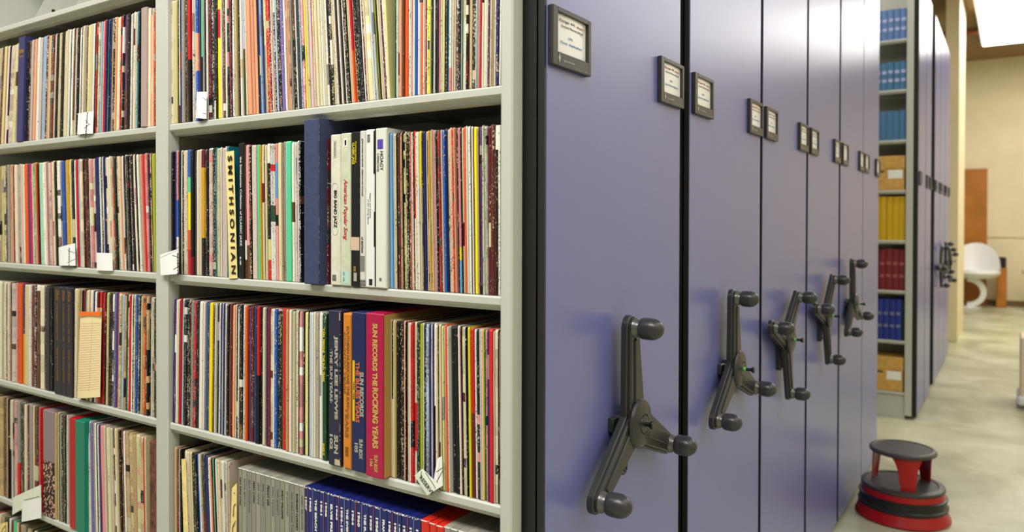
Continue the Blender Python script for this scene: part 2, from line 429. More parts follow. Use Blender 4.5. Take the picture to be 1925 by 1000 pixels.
# side sheets closing the ends of the bays
for x in (XM1-.0255+.012, XM0+.0115, XR0+.004): MB().box(x, x+.0015, YF+.031, YB, .05, 3.3).build('side_sheet', steel_in, u1)
MB().box(XL0, XR1, YB+.03, 1.82, .05, 3.3).build('rear_bays', steel, u1)
MB().box(XL0, XR1, YF+.03, 1.82, .0, .045).build('carriage_base', edge_m, u1)
MB().box(XR1-.001, XE-.066, 1.175, 1.82, .05, 3.3).build('end_frame', edge_m, u1)
end_panel(1.167, 1.834, u1, edge=.006)
label_holder(1.176, 1.325, LZ1, LZ0, XE, u1, card_lines('4A', '(Module B)', 'First Alphabet', grey_ink))
label_holder(1.681, 1.830, LZ1, LZ0, XE, u1, card_lines('4B', '(Module B)', 'End of First Alphabet', red_ink))
crank(1.484, CAMZ-.427, 94.5, XE, u1, pin='in')
# divider plates standing on the empty shelf of the left bay
for x, lab in ((sx(64, 1.15), 'pale grey steel divider plate with a small hole on the empty top shelf'), (sx(142, 1.15), 'pale grey steel divider plate nearer the middle post on the empty top shelf'), (sx(-70, 1.15), None)):
    if lab is None: continue
    mb = MB(); yf = 1.15
    mb.quad([(x, yf, ZT), (x, YB-.005, ZT), (x, YB-.005, ZT+.24), (x, yf+.11, ZT+.24)]); mb.quad([(x-.0015, yf, ZT), (x-.0015, YB-.005, ZT), (x-.0015, YB-.005, ZT+.24), (x-.0015, yf+.11, ZT+.24)])
    mb.quad([(x, yf, ZT), (x-.0015, yf, ZT), (x-.0015, yf+.11, ZT+.24), (x, yf+.11, ZT+.24)])
    mb.box(x-.07, x, yf+.03, YB-.02, ZT+.0002, ZT+.0016)
    d = mb.build('shelf_divider', steel, origin=(x, yf, ZT)); tag(d, lab, 'shelf divider', 'divider plates on the empty shelf')
    if 'hole' in lab: MB().lathe([(0, 0), (.006, 0), (.006, .0006), (0, .0006)], (x, yf+.06, ZT+.045), 'X', 16).build('hole', edge_m, d)

# the five further units of the closed row
spec = [(1.896, 2.565), (2.590, 3.245), (3.274, 3.946), (3.983, 4.655), (4.663, 5.262)]
info = [('5A', '(Module B)', 'Second Alphabet', red_ink), ('6A', '(Module B)', 'Second Alphabet', grey_ink), ('7A', '(Module B)', 'Second Alphabet', grey_ink), ('8A', '(Module B)', 'Second Alphabet', grey_ink), ('9A', '(Module B)', 'Second Alphabet', grey_ink)]
words = ['second', 'third', 'fourth', 'fifth', 'sixth']
hubs = [(2.188, -.424, 94), (2.800, -.418, 42), (3.49, -.405, 46), (4.16, -.412, 97)]
for k, (y0, y1) in enumerate(spec):
    o = empty('mobile_shelving_unit', (XE, y0, 0))
    extra = ['crank spokes pointing straight up and down left', 'crank tilted with knobs near its left edge', 'tilted crank, narrow in view', 'crank upright and green indicator showing', 'no crank, farthest of the closed row'][k]
    tag(o, '%s periwinkle shelving end panel, %s' % (words[k], extra), 'mobile shelving', 'mobile shelving units in the near row')
    end_panel(y0, y1, o)
    MB().box(-2.9, XE-.066, y0+.012, y1-.012, .05, 3.3).build('shelf_bays', steel, o)
    MB().box(-2.9, XE-.066, y0+.012, y1-.012, 0, .045).build('carriage_base', edge_m, o)
    rg, mo, wh, c3 = info[k]
    near = k < 3
    label_holder(y0+.014, y0+.163, LZ1, LZ0, XE, o, card_lines(rg, mo, wh, c3) if near else card_lines(rg, mo, wh, c3)[:2])
    label_holder(y1-.155, y1-.006, LZ1, LZ0, XE, o, card_lines(rg.replace('A', 'B'), mo, wh, c3) if near else card_lines(rg, mo, wh, c3)[:2])
    if k < 4: crank(hubs[k][0], CAMZ+hubs[k][1], hubs[k][2], XE, o, pin='out', detail=True)

# ------------------------------------------------------------------ far row beyond the open aisle
YG = 6.40; XG = -.585
uf = empty('mobile_shelving_unit', (XG, YG, 0)); tag(uf, 'far shelving unit facing the open aisle, books and boxes on its cream shelves', 'mobile shelving', 'mobile shelving units in the far row')
fx1 = sx(1702, YG); fx2 = sx(1715, YG)
upright(fx1, fx2, uf, YG, YG+.33); upright(-1.75, -1.70, uf, YG, YG+.33)
LV = [.20, .592, .973, 1.354, 1.736, 2.117, 2.498, 2.88]
for z in LV: shelf(-1.70, fx1, z, uf, YG, YG+.33)
MB().box(-1.70, fx1, YG+.331, YG+.335, .05, 3.3).build('back_panel', steel_in, uf)
MB().box(-1.70, fx1, YG+.01, YG+.03, .0, .17).build('kick_plate', steel, uf)
MB().box(-1.70, fx2, YG+.34, YG+.6, .0, 3.3).build('rear_bays', steel, uf)
MB().box(fx2+.001, XG, YG+.02, YG+.045, .018, PT, .003).build('panel_edge', black_m, uf)
MB().box(XG-.03, XG, YG+.046, YG+.6, .03, PT, .002).build('end_panel', purple, uf)
label_holder(YG+.08, YG+.22, LZ1, LZ0, XG, uf, None)
fars = [(7.03, 7.52), (7.88, 8.50), (8.52, 9.15), (9.17, 9.80)]
fw_ = ['narrow periwinkle end panel just behind the far book shelves', 'periwinkle end panel past the dark gap in the far row', 'middle periwinkle end panel of the far trio', 'last periwinkle end panel before the cream wall corner']
for k, (y0, y1) in enumerate(fars):
    o = empty('mobile_shelving_unit', (XG, y0, 0)); tag(o, fw_[k], 'mobile shelving', 'mobile shelving units in the far row')
    end_panel(y0, y1, o, X=XG, th=.05)
    MB().box(-1.7, XG-.051, y0+.012, y1-.012, 0, 3.3).build('shelf_bays', steel, o)
    label_holder(y0+.014, y0+.15, LZ1, LZ0, XG, o, None); label_holder(y1-.15, y1-.014, LZ1, LZ0, XG, o, None)
    if k > 0: crank((y0+y1)/2, CAMZ-.42, [0, 60, 95, 20][k], XG, o, detail=False)

# books and boxes of the far unit
def book(x0, x1, z, h, m, lab, grp, band=None, nb=2):
    t = empty('bound_volume', ((x0+x1)/2, YG+.01, z)); tag(t, lab, 'book', grp)
    y = YG+.012+random.uniform(0, .008)
    mb = MB(); n = 6; x0 += .0008; x1 -= .0008
    arc = [(x0+(x1-x0)*k/n, y+.006*(1-math.sin(PI*k/n))) for k in range(n+1)]
    for (a, c), (a2, c2) in zip(arc[:-1], arc[1:]): mb.quad([(a, c, z), (a2, c2, z), (a2, c2, z+h), (a, c, z+h)])
    mb.quad([(x0, y+.006, z), (x0, y+.2, z), (x0, y+.2, z+h), (x0, y+.006, z+h)]); mb.quad([(x1, y+.006, z), (x1, y+.2, z), (x1, y+.2, z+h), (x1, y+.006, z+h)])
    mb.quad([(a, c, z+h) for a, c in arc]+[(x1, y+.2, z+h), (x0, y+.2, z+h)])
    mb.build('cover', m, t)
    if band:
        for q in range(nb):
            zz = z+h*(.35+.3*q) if nb == 2 else z+h*.6
            MB().box(x0+.006, x1-.006, y-.0006, y+.001, zz-.012, zz+.012).build('title_band', band, t)
blue1 = mat('powder_blue_cloth', (92, 124, 176), .7); blue2 = mat('teal_blue_cloth', (70, 118, 158), .7); yel = mat('yellow_cloth', (214, 172, 12), .6)
mar = mat('maroon_cloth', (120, 28, 34), .6); nav = mat('royal_blue_cloth', (28, 50, 140), .6); dgn = mat('dark_green_cloth', (18, 50, 48), .6); pale = mat('pale_blue_band', (170, 180, 216), .6); rband = mat('rose_band', (160, 84, 84), .6); nband = mat('dull_gold_band', (110, 116, 150), .5)
cardboard = mat('tan_cardboard', (206, 160, 84), .8, mottle=.05, mscale=30)
ordn = ['first', 'second', 'third', 'fourth', 'fifth', 'sixth']
def fill(z, h, m, cname, sname, grp, nbk, band, last=None):
    x = fx1-.004
    for k in range(nbk):
        wd = .044+random.uniform(-.002, .002); mm, cn = m, cname
        if last and k == 0: mm, cn, wd = last[0], last[1], .022
        book(x-wd, x, z, h*random.uniform(.985, 1.01), mm, '%s bound volume, %s from the cream upright, %s in far unit' % (cn, ordn[k], sname), grp, band if mm is m else None)
        x -= wd
fill(LV[7], .235, blue1, 'powder blue', 'highest visible shelf', 'powder blue volumes', 5, pale)
fill(LV[6], .215, blue2, 'dusty blue', 'second shelf down', 'dusty blue volumes', 5, pale)
fill(LV[5], .225, blue2, 'teal blue', 'third shelf down', 'teal blue volumes', 5, None)
fill(LV[3], .335, yel, 'yellow', 'middle shelf', 'yellow volumes', 5, None)
fill(LV[2], .315, mar, 'maroon', 'below the yellow books', 'maroon volumes', 5, rband)
fill(LV[1], .315, nav, 'royal blue', 'below the maroon books', 'royal blue volumes', 6, nband, (dgn, 'dark green'))
for z, lab in ((LV[4], 'tan cardboard carton with white label above the yellow books'), (LV[0], 'tan cardboard carton with white label on the lowest shelf')):
    t = empty('carton', (fx1-.14, YG+.01, z)); tag(t, lab, 'box', 'cardboard cartons in the far unit')
    MB().box(fx1-.30, fx1-.012, YG+.015, YG+.3, z, z+.20, .003).build('body', cardboard, t)
    MB().box(fx1-.304, fx1-.008, YG+.011, YG+.304, z+.165, z+.262, .003).build('lid', cardboard, t)
    MB().box(fx1-.125, fx1-.025, YG+.0135, YG+.0155, z+.09, z+.155).build('label', paper_m, t)
    MB().box(fx1-.20, fx1-.15, YG+.0135, YG+.0155, z+.138, z+.150, .0).build('hand_hole', edge_m, t)

# ------------------------------------------------------------------ things at the end of the aisle
wood = mat('orange_brown_wood', (178, 112, 34), .45, mottle=.08, mscale=3)
d1 = MB().box(-.95, sx(1855, 16.12), 16.12, 16.165, 0, 2.47, .004).build('wooden_door_leaf', wood); tag(d1, 'orange brown wooden door leaf standing against the far cream wall', 'door leaf')
bn = empty('waste_bin', (-.13, 15.9, 0)); tag(bn, 'narrow wooden waste bin with black top by the far wall', 'bin')
bxa, bxb = sx(1873, 15.8), sx(1893, 15.8)
MB().box(bxa, bxb, 15.8, 16.0, 0, .70, .006).build('body', wood, bn); MB().box(bxa+.01, bxb-.01, 15.81, 15.99, .70, .885, .02).build('lid', black_m, bn)
# white moulded chair (shell seat, curved pedestal)
white_p = mat('white_moulded_plastic', (240, 240, 238), .3)
wc = empty('shell_chair', (-.5, 15.5, 0)); tag(wc, 'white moulded plastic shell chair on curved pedestal near the wooden door', 'chair')
mb = MB(); cx, cy = sx(1834, 15.5), 15.5
rows = []
for i in range(17):                      # half shell back, arms falling to the front
    a = PI*(-.15+1.30*i/16); row_ = []
    hgt = .30*max(0, math.sin(a))**.8+.03
    for j in range(9):
        t = j/8; rr = .24+.11*t
        row_.append(Vector((cx+rr*math.cos(a)*1.05, cy+rr*math.sin(a)*.95, .62+hgt*(t**1.2)*1.5+.02*t)))
    rows.append(row_)
for i in range(16):
    for j in range(8):
        q = [rows[i][j], rows[i+1][j], rows[i+1][j+1], rows[i][j+1]]
        mb.quad(q, True); mb.quad([p+Vector((0, 0, -.025)) for p in q], True)
mb.lathe([(0, .52), (.22, .52), (.33, .56), (.375, .62), (.36, .67), (.30, .675), (.24, .64), (0, .62)], (cx, cy, 0), 'Z', 36)
mb.build('shell', white_p, wc)
mb = MB(); P = []
for k in range(15):                      # swept C-shaped pedestal
    t = -PI*.5+PI*1.0*k/14; P.append((math.cos(t), math.sin(t)))
for (c0, s0), (c1, s1) in zip(P[:-1], P[1:]):
    def pp_(c, s_, r_, yy): return (cx-.12+r_*c, cy+yy, .28+(r_*.93)*s_)
    for yy in (-.11, .11): mb.quad([pp_(c0, s0, .20, yy), pp_(c1, s1, .20, yy), pp_(c1, s1, .29, yy), pp_(c0, s0, .29, yy)])
    for r_ in (.20, .29): mb.quad([pp_(c0, s0, r_, -.11), pp_(c1, s1, r_, -.11), pp_(c1, s1, r_, .11), pp_(c0, s0, r_, .11)])
mb.lathe([(0, 0), (.24, 0), (.25, .012), (.2, .025), (0, .03)], (cx-.14, cy, 0), 'Z', 32)
mb.build('pedestal', white_p, wc)
# cream storage cart at the right border
ct = empty('storage_cart', (.4, 7.4, 0)); tag(ct, 'cream storage cart on a white base at the right border', 'cart')
cxl = sx(1919, 7.3); CY = 7.3
MB().box(cxl, cxl+.5, CY, CY+.4, .08, .57, .01).build('body', mat('cream_plastic', (232, 214, 184), .4), ct); MB().box(cxl-.02, cxl+.52, CY-.02, CY+.42, .02, .10, .02).build('base', white_p, ct)
for xx in (cxl+.05, cxl+.45): MB().lathe([(0, -.012), (.025, -.012), (.025, .012), (0, .012)], (xx, CY+.06, .025), 'X', 16).build('caster', black_m, ct)
wk = MB().lathe([(0, 0), (.16, 0), (.19, .02), (.2, .06), (.17, .1), (0, .12)], (.12+.12, 15.6, .62), 'Z', 24).build('white_stool_seat', white_p)
bpy.data.objects.remove(wk)
st2 = empty('round_stool', (.36, 15.6, 0)); tag(st2, 'white round stool cut by the right border near the far wall', 'stool')
MB().lathe([(0, .60), (.16, .60), (.2, .63), (.21, .68), (.19, .72), (0, .74)], (.36, 15.6, 0), 'Z', 24).build('seat', white_p, st2)
MB().lathe([(0, 0), (.2, 0), (.2, .02), (.03, .05), (.03, .61), (0, .61)], (.36, 15.6, 0), 'Z', 24).build('pedestal', steel, st2)

# step stool
red_m = mat('red_enamel', (166, 8, 10), .28); rub = mat('dark_rubber_tread', (62, 56, 54), .42, bump=.3, bscale=250); bump_m = mat('black_bumper', (26, 25, 24), .35); chrome = mat('bright_edge', (210, 220, 235), .15, metal=1)
scx, scy = -.452, 4.30
st = empty('step_stool', (scx, scy, 0)); tag(st, 'round red and black rolling step stool beside the end panels', 'step stool')
MB().lathe([(0.1815, .004), (0.2158, .004), (0.2197, .012), (0.2120, .03), (0.1977, .066), (0.1910, .066), (0.1910, .02), (0.1815, .004)], (scx, scy, 0), 'Z', 56).build('base_ring', red_m, st)
MB().lathe([(0.1910, .058), (0.1996, .058), (0.2063, .064), (0.2072, .074), (0.1996, .080), (0.1986, .108), (0.2034, .112), (0.2025, .119), (0.1948, .122), (0.1815, .122)], (scx, scy, 0), 'Z', 56).build('bumper_band', bump_m, st)
MB().lathe([(0.1815, .118), (0.1934, .118), (0.1862, .160), (0.1719, .160)], (scx, scy, 0), 'Z', 56).build('upper_ring', red_m, st)
MB().lathe([(0, .150), (0.1891, .150), (0.1929, .156), (0.1910, .166), (0.1834, .170), (0.1643, .1715), (0.1604, .168), (0.0955, .168), (0, .168)], (scx, scy, 0), 'Z', 56).build('step_tread', rub, st)
MB().lathe([(0, .322), (0.1432, .322), (0.1538, .327), (0.1547, .338), (0.1480, .345), (0.1356, .347), (0.1318, .344), (0, .344)], (scx, scy, 0), 'Z', 56).build('top_tread', rub, st)
view = math.atan2(-scy, -scx)
for k in range(3):
    a = view+math.radians(10)+2*PI*k/3
    n = 8; mb = MB()
    for i in range(n):
        for (z0, z1) in ((.166, .22), (.22, .27), (.27, .30), (.30, .325)):
            def hw(z): 
                t = (z-.166)/.16; return math.radians(13+10*t+14*max(0, t-.75)*2.4)
            def rr(z): return .143-.006*(z-.166)/.16
            def pt(f, z, dr=0):
                t = a+hw(z)*f; r_ = rr(z)+dr; return (scx+r_*math.cos(t), scy+r_*math.sin(t), z)
            f0, f1 = -1+2*i/n, -1+2*(i+1)/n
            mb.quad([pt(f0, z0), pt(f1, z0), pt(f1, z1), pt(f0, z1)], True); mb.quad([pt(f0, z0, -.006), pt(f1, z0, -.006), pt(f1, z1, -.006), pt(f0, z1, -.006)], True)
            if i == 0: mb.quad([pt(-1, z0), pt(-1, z1), pt(-1, z1, -.006), pt(-1, z0, -.006)])
            if i == n-1: mb.quad([pt(1, z0), pt(1, z1), pt(1, z1, -.006), pt(1, z0, -.006)])
    mb.build('leg', red_m, st)

# ------------------------------------------------------------------ records
PAL = dict(w=(228, 225, 212), c=(208, 194, 154), i=(218, 203, 174), t=(182, 154, 108), n=(96, 58, 40), k=(20, 19, 20), g=(146, 144, 136), d=(50, 50, 52),
           r=(196, 30, 34), m=(100, 26, 34), p=(214, 138, 140), s=(222, 152, 118), o=(226, 88, 26), y=(236, 220, 24), Y=(206, 154, 22), l=(208, 202, 136),
           G=(30, 70, 46), e=(84, 196, 146), E=(168, 212, 184), L=(150, 162, 36), b=(34, 86, 172), B=(28, 34, 92), a=(160, 182, 204), u=(20, 112, 124), v=(84, 52, 96), K=(112, 100, 160), M=(176, 24, 84), q=(200, 178, 168), z=(210, 206, 196), C=(96, 150, 204))
NAME = dict(w='white', c='cream', i='ivory', t='tan', n='brown', k='black', g='grey', d='charcoal', r='red', m='maroon', p='pink', s='salmon', o='orange', y='bright yellow', Y='mustard',
            l='pale yellow', G='dark green', e='mint green', E='pale mint', L='olive', b='blue', B='navy', a='pale blue', u='teal', v='violet', K='lavender', M='magenta', q='mauve', z='off-white', C='sky blue')
def jit(c, a=.07):
    f = 1+random.uniform(-a, a); return lin(tuple(max(4, min(250, v*f+random.uniform(-3, 3))) for v in c))
def parse(s):
    """tokens: colour[*] width; stacked colours top to bottom as a.30+b.70"""
    out = []
    for tok in s.split():
        body, wd = tok.split(':'); star = '*' in body; body = body.replace('*', '')
        segs = []
        for q in body.split('+'):
            if '.' in q: cc, fr = q.split('.'); segs.append((cc, float('.'+fr)))
            else: segs.append((q, 1.0))
        out.append((segs, star, float(wd)))
    return out
def interp(tab, x):
    if x <= tab[0][0]: return tab[0][1]
    for (a, v), (b_, v2) in zip(tab[:-1], tab[1:]):
        if x <= b_: return v+(v2-v)*(x-a)/(b_-a)
    return tab[-1][1]
RECS = []
class Rec: pass
def row(key, z, segments, lean, H=.3145, xlim=None, proud=0):
    """segments: (px0, px1, tokens) along the shelf; lean: table px -> degrees (+ = top towards -X)"""
    for (p0, p1, toks) in segments:
        T = parse(toks); tot = sum(t[2] for t in T); p = p0
        for segs, star, wd in T:
            q = p+(p1-p0)*wd/tot
            # wide tokens of sleeve stock are several sleeves
            npx = q-p
            n = max(1, round(npx/6.2)) if (not any(ch in 'EeLKq' for ch, _ in segs) and npx > 8.2) else 1
            for k in range(n):
                r_ = Rec(); r_.key = key; a = p+(q-p)*k/n; c = p+(q-p)*(k+1)/n
                r_.x0 = sx(a); r_.x1 = sx(c); r_.px = (a, c); r_.segs = segs; r_.star = star; r_.z = z; r_.H = H*random.uniform(.992, 1.004)
                r_.l0 = math.tan(math.radians(interp(lean, a))); r_.l1 = math.tan(math.radians(interp(lean, c)))
                RECS.append(r_)
            p = q

row('RA', ZA, [
 (317.5, 470, "i*:30 c:18 l:12 k:14 w:8 B:12 g:20 k*:12 n*:12 r+k:18 m:14 w:8 i:8 b.30+s.30+b.40:20 v:10 k:10 e+k:8 g:12 k:16 w:12 m*:26 k*:16 d:10 k:12 y.16+r.22+y.62:21 i:10 t*:10 n*:12 w:14 G*:14 m*:14 k:12 w:14 l:10 t:12 k*:18 w:12 s:10 a+G:18 i:12 s:6"),
 (470, 630, "s:70 k:14 b:14 a:10 B:16 c+g:12 l:10 r*:28 m:14 w:8 s:16 k*:14 a:14 k*:26 K:24 w:18 p*:14 s:10 t*:14 g:10 n+k:24 c:12 w:8 d:24 a:9 p*:22 l:8 y:6 c:22 q:22 k+w:10 r:6 i:14 k:4 c:20 w:12 c:16 w:12 z:14 c:12 w:14 k*:40"),
 (630, 734, "c:26 w:8 m:6 k:14 w:10 n:8 k:10 w:8 g*:10 k*:30 c:14 w:10 r.65+o.35:18 w:5 k*:26 w:8 k*:24 w:8 m*:18 i:10 c*:36 w:8 a:10 g:8 w:6 k:6 L:8 c:8 k:14 c:10 w:8 m:15 w:14 l:14"),
 (741, 790, "G:16 w:10 i:12 k:8 s:20 k:6 n:6 o:30 w:14 z:10 p:6 c:12 w:14 b:24 w:12 z:10"),
 (790, 944.5, "p:8 o:11 w:7 s:10 k:6 w:8 y*:26 l:8 G:10 w:7 k:6 w:12 k*:16 d:10 p:13 w:8 l:26 k:8 d:14 u:14 w:18 i:12 k:8 M.25+i.75:14 n*:16 k*:20 w:7 u:8 l:14 w:18 k*:16 n:8 t:14 c:8 k*:30 w:8 g:12 z:8 r:20 k+w:12 c:8 i:22 w:8 v:16 c*:14 t:12 q:14 w:10 B*:22 k:8 w:14 k:14")],
 [(318, .3), (440, .8), (475, 2.4), (600, 3.0), (650, 4.4), (732, 4.6), (741, 0), (800, -.2), (944, -.8)], H=.314)
row('RB', ZB, [
 (323, 432, "k:12 B:22 p.40+b.30+w.30:12 k:16 w:6 k:10 w:4 i:26 b.22+e.12+y.30+o.16+r.20:20 k:22 d:16 i:34 Y.70+k.30:19 w:7 k*:16 q*:26 k*:22 u:10 c:20 w:6 k:5 q:18 r:6 w:6 g:9 u:9"),
 (455, 568, "l:16 w:10 n:10 p.75+n.25:24 k*:14 q:34 e:14 w:8 Y:9 c:22 k:4 c:14 k.70+l.15+r.15:20 z.15+r.05+z.25+G.12+z.43:36 C.40+p.12+k.08+p.40:18 L:8 c:24 m:9 g:14 E:6 e:36 w:14 z:12 q*:12 w:12 k*:14"),
 (596.5, 601.5, "w:1"), (602, 618, "v:10 m*:6"),
 (723.5, 822, "t:14 c:8 g:22 C:19 w:7 t:12 c:10 k:16 n*:8 s:8 c:8 w:6 k:4 l*:12 c:10 k*:20 n*:12 s:10 w:8 k:5 r.55+w.45:10 c:20 z:14 y.35+c.65:14 t:10 k:10 B:14 w:6 t*:12 Y:12 t*:12 c:8 p:12 w:8"),
 (822, 940, "k*:18 r*:12 n:12 q:8 b:12 B:10 k:8 z:8 c:10 s:12 r*:10 s:12 k*:18 p.72+y.08+C.20:14 k:3 c:10 i:8 o:12 w:10 z:10 w:8 k:4 w:8 n:8 y:18 t:12 k:5 v*:14 w:8 c*:14 g*:12 m:16 n:8 m:10 n:8 k:18 w:12")],
 [(323, 0), (440, .3), (470, 1.1), (566, .6), (600, .4), (720, .5), (760, 1.0), (850, 1.5), (900, .9), (940, .2)], H=.3125)
row('RC', ZC, [
 (325, 480, "B:10 v:8 w:6 c:12 k:5 r:8 w:5 a:12 k*:36 n*:8 g:18 r*:16 k*:10 d:10 w:24 i:12 K:8 u:8 k*:10 s:12 y:14 n:10 L:6 w:6 k:16 w:10 B:8 w:6 k:8 B:12 w:6 k:12 n:20 m:8 s:16 l:10 B*:10 w:6 k*:24 w:10 s:12 o:12 k:6 v:12 m*:20 u:14"),
 (480, 606, "B:12 r+k:14 k:20 i:16 n:10 B:6 m:18 i*:18 w:6 b:14 k*:26 G:6 r:18 s:10 t:14 o:8 w:12 G:10 c:12 i:10 w:8 k:12 p*:22 k:4 l:24 k:4 w:8 a:12 w:12 z:12 c:10 g:10 w:14 z:10"),
 (606, 614, "G:1"),
 (723, 830, "i*:16 p:22 q:8 k+c:10 l:8 t:8 k:48 s:12 k:5 n:12 i:6 w:10 r*:18 c.50+r.30+i.20:16 k*:16 G:6 L:14 w:6 k*:16 a*:20 B:8 w:6 K:8 k:6 w+k:12 i:14 k:4 c:14"),
 (830, 944, "c:12 k:3 l:14 w:6 o:16 w:5 g:14 k:44 w:10 p:5 k:6 c*:18 w:6 k:6 G:12 y:12 r+m:20 w:14 k*:18 q:10 w:6 y:6 G:12 p*:10 B:12 r:22 w:4 c*:22 k:3 i:10 n:8")],
 [(325, -1.3), (400, -1.1), (480, -.3), (610, 0), (723, .3), (760, .3), (800, .2), (860, 1.3), (900, .9), (944, .2)], H=.318)
row('RD', ZD, [
 (326, 341, "t:20 n.50+m.50:24 w:6 k:14"),
 (351, 433, "l:8 c:16 w:10 i:14 c:22 k*:28 k:26 b:20 w:12 c:8 d*:30 B:34 w:16 s:10 m:12 e:16 k:16 w:10 i:20 c:18 z:14 g*:18 i:8 q:8")],
 [(326, 0), (341, .8), (352, 2.2), (375, 3.4), (410, 3.4), (433, 1.6)], H=.317)
row('LA', ZA, [
 (-30, 28, "c:30 k:10 i:20 t*:20 c:14 p:6 m:10 l:14 r:12 w:10 k:6 q*:22 l:10 c:12"),
 (40, 150, "w:8 G:6 k:24 n*:18 q:14 k*:12 s:12 r:5 w:14 q:14 k:4 a:26 k*:8 s:12 c:14 n*:18 p:8 i:10 k:14 c:16 k:20 i:20 c:10 w:12 k:8 u:8 w:12 n:8 i:16 k:10 w:12"),
 (150, 262, "n:6 k:8 w:6 c:8 g:10 m*:12 l:20 c:24 w:8 k:12 r:5 G*:14 t*:14 G:8 a:8 i:10 r:18 B:10 w:5 u:6 k:8 B:12 t:10 k*:16 s:8 Y:8 w:14 i:14 r*:10 w:8 k*:10 v*:18 n:10 k*:14 w:10 c:8 B*:14 w:8 c:8 w:6 u:16 k:8"),
 (272.5, 293, "s:8 k*:10 i:18 b.06+s.94:10 c:8 o*:8 k:8")],
 [(-30, -6), (28, -5.5), (40, -3.6), (100, -3.4), (150, -2.6), (230, -2.0), (280, -.9), (294, 0)], H=.311)
row('LB', ZB, [
 (-20, 76, "g*:30 p:20 c:20 g*:14 t:18 l:12 i*:12 k*:20 g:12 t:14 s:16 m*:12 i:22 k:10 g*:16 q:12 i:12 o:22 v:12 M:20 c:8 g*:20 L+t:16 r:8 k:6"),
 (76, 145, "E:40 w:14 i:12 r:6 g:12 q*:16 p:10 w:8 l:12 k:16 w*:24 g:18 b:24 Y:28 c:12 l:14 k*:20 w:8"),
 (145, 294, "B:6 r:16 a:12 w:6 c*:24 k:6 m:26 k*:20 w:8 p*:20 q*:20 k:8 B:26 w:12 k*:20 w:6 B:10 c*:22 i:14 w:6 c*:16 r*:18 G:15 k:6 c*:16 r:6 i:18 s:12 w:8 k:20 w:8 k*:20 n*:22 k:10 w:14 c:12 k*:16 w:12 g:14 s:10 r:24 p*:16 k:12 t*:18 n:8 L:14")],
 [(-20, .5), (30, 1.2), (60, 2.0), (80, 2.5), (150, 2.3), (200, 2.5), (270, 3.7), (290, 2.0), (294, .8)], H=.313)
row('LC', ZC, [
 (-20, 97, "g:24 i:30 w:16 c:14 g:6 i:14 w:8 k:6 i:18 n*:16 q*:20 w:6 p:8 r:6 o:26 B+Y:20 c:26 w:14 m:22 k*:14 n*:24 i*:28 k:12 d:24 k:14"),
 (133, 193, "r+t:12 t:14 c:16 w:6 t:10 c:16 k:6 m:14 g:12 c:14 t:18 w:10 B:8 k:10 w:14 s:12 r:16 k:8 r:12"),
 (193, 296, "r:10 k:4 l:12 t:8 k*:26 d*:14 g:12 K:12 v:10 s:16 c*:16 g:10 a:12 t*:18 G*:8 i*:14 r:8 w:16 k*:12 l:12 b:16 w:8 d*:14 c:12 t:16 o*:16 n*:10 t*:14 k*:20 w:6 c*:12 k*:16 p:6 k*:14")],
 [(-20, -.4), (130, -.3), (140, -1.3), (170, -1.7), (230, -1.6), (280, -.8), (296, 0)], H=.317)
row('LD', ZD, [
 (-20, 76, "t:20 n:10 t:16 k*:14 t*:26 k*:10 n:8 t:12 k:5 c+k:18 w:6 g*:10 p*:22 g.60+r.40:16 k*:20 k:8 i:16 m:8 g:26 c:10 n.50+m.50:22 k:6 g:8 r:8"),
 (97, 126, "m:8 k:4 n*:8 t:18 c:18 k:5 g:10 G:8 n*:18 k:4 z:12"),
 (154, 277, "s:18 k:5 M:8 G*:14 z:12 w:8 K:24 g:14 t:6 w:10 k:6 w:6 B:26 r:5 p:20 q:14 g:12 l:12 w:5 k:6 c:18 k*:18 i:12 t:10 k*:16 n*:24 w:8 m:6 t*:26 c*:28 t:26 c*:26 t*:24 r:12 c:14")],
 [(-20, 0), (96, .1), (126, .3), (160, 1.2), (200, 2.4), (250, 2.2), (277, 1.2)], H=.322)
row('LE', ZE, [(-20, 120, "p:10 n*:8 k:8 r:6 w:4 i:6 t:14 G:12 k:6 w:8 m:8 e+k:12 c:8 k:8 t:14 g:10 k:8 c:14 k:10 w:8 G:12 t:12 k:10 c:12 a:8 k:12 c:12 n:12 k:8 w:12")],
 [(-20, 0), (120, 1)], H=.322)

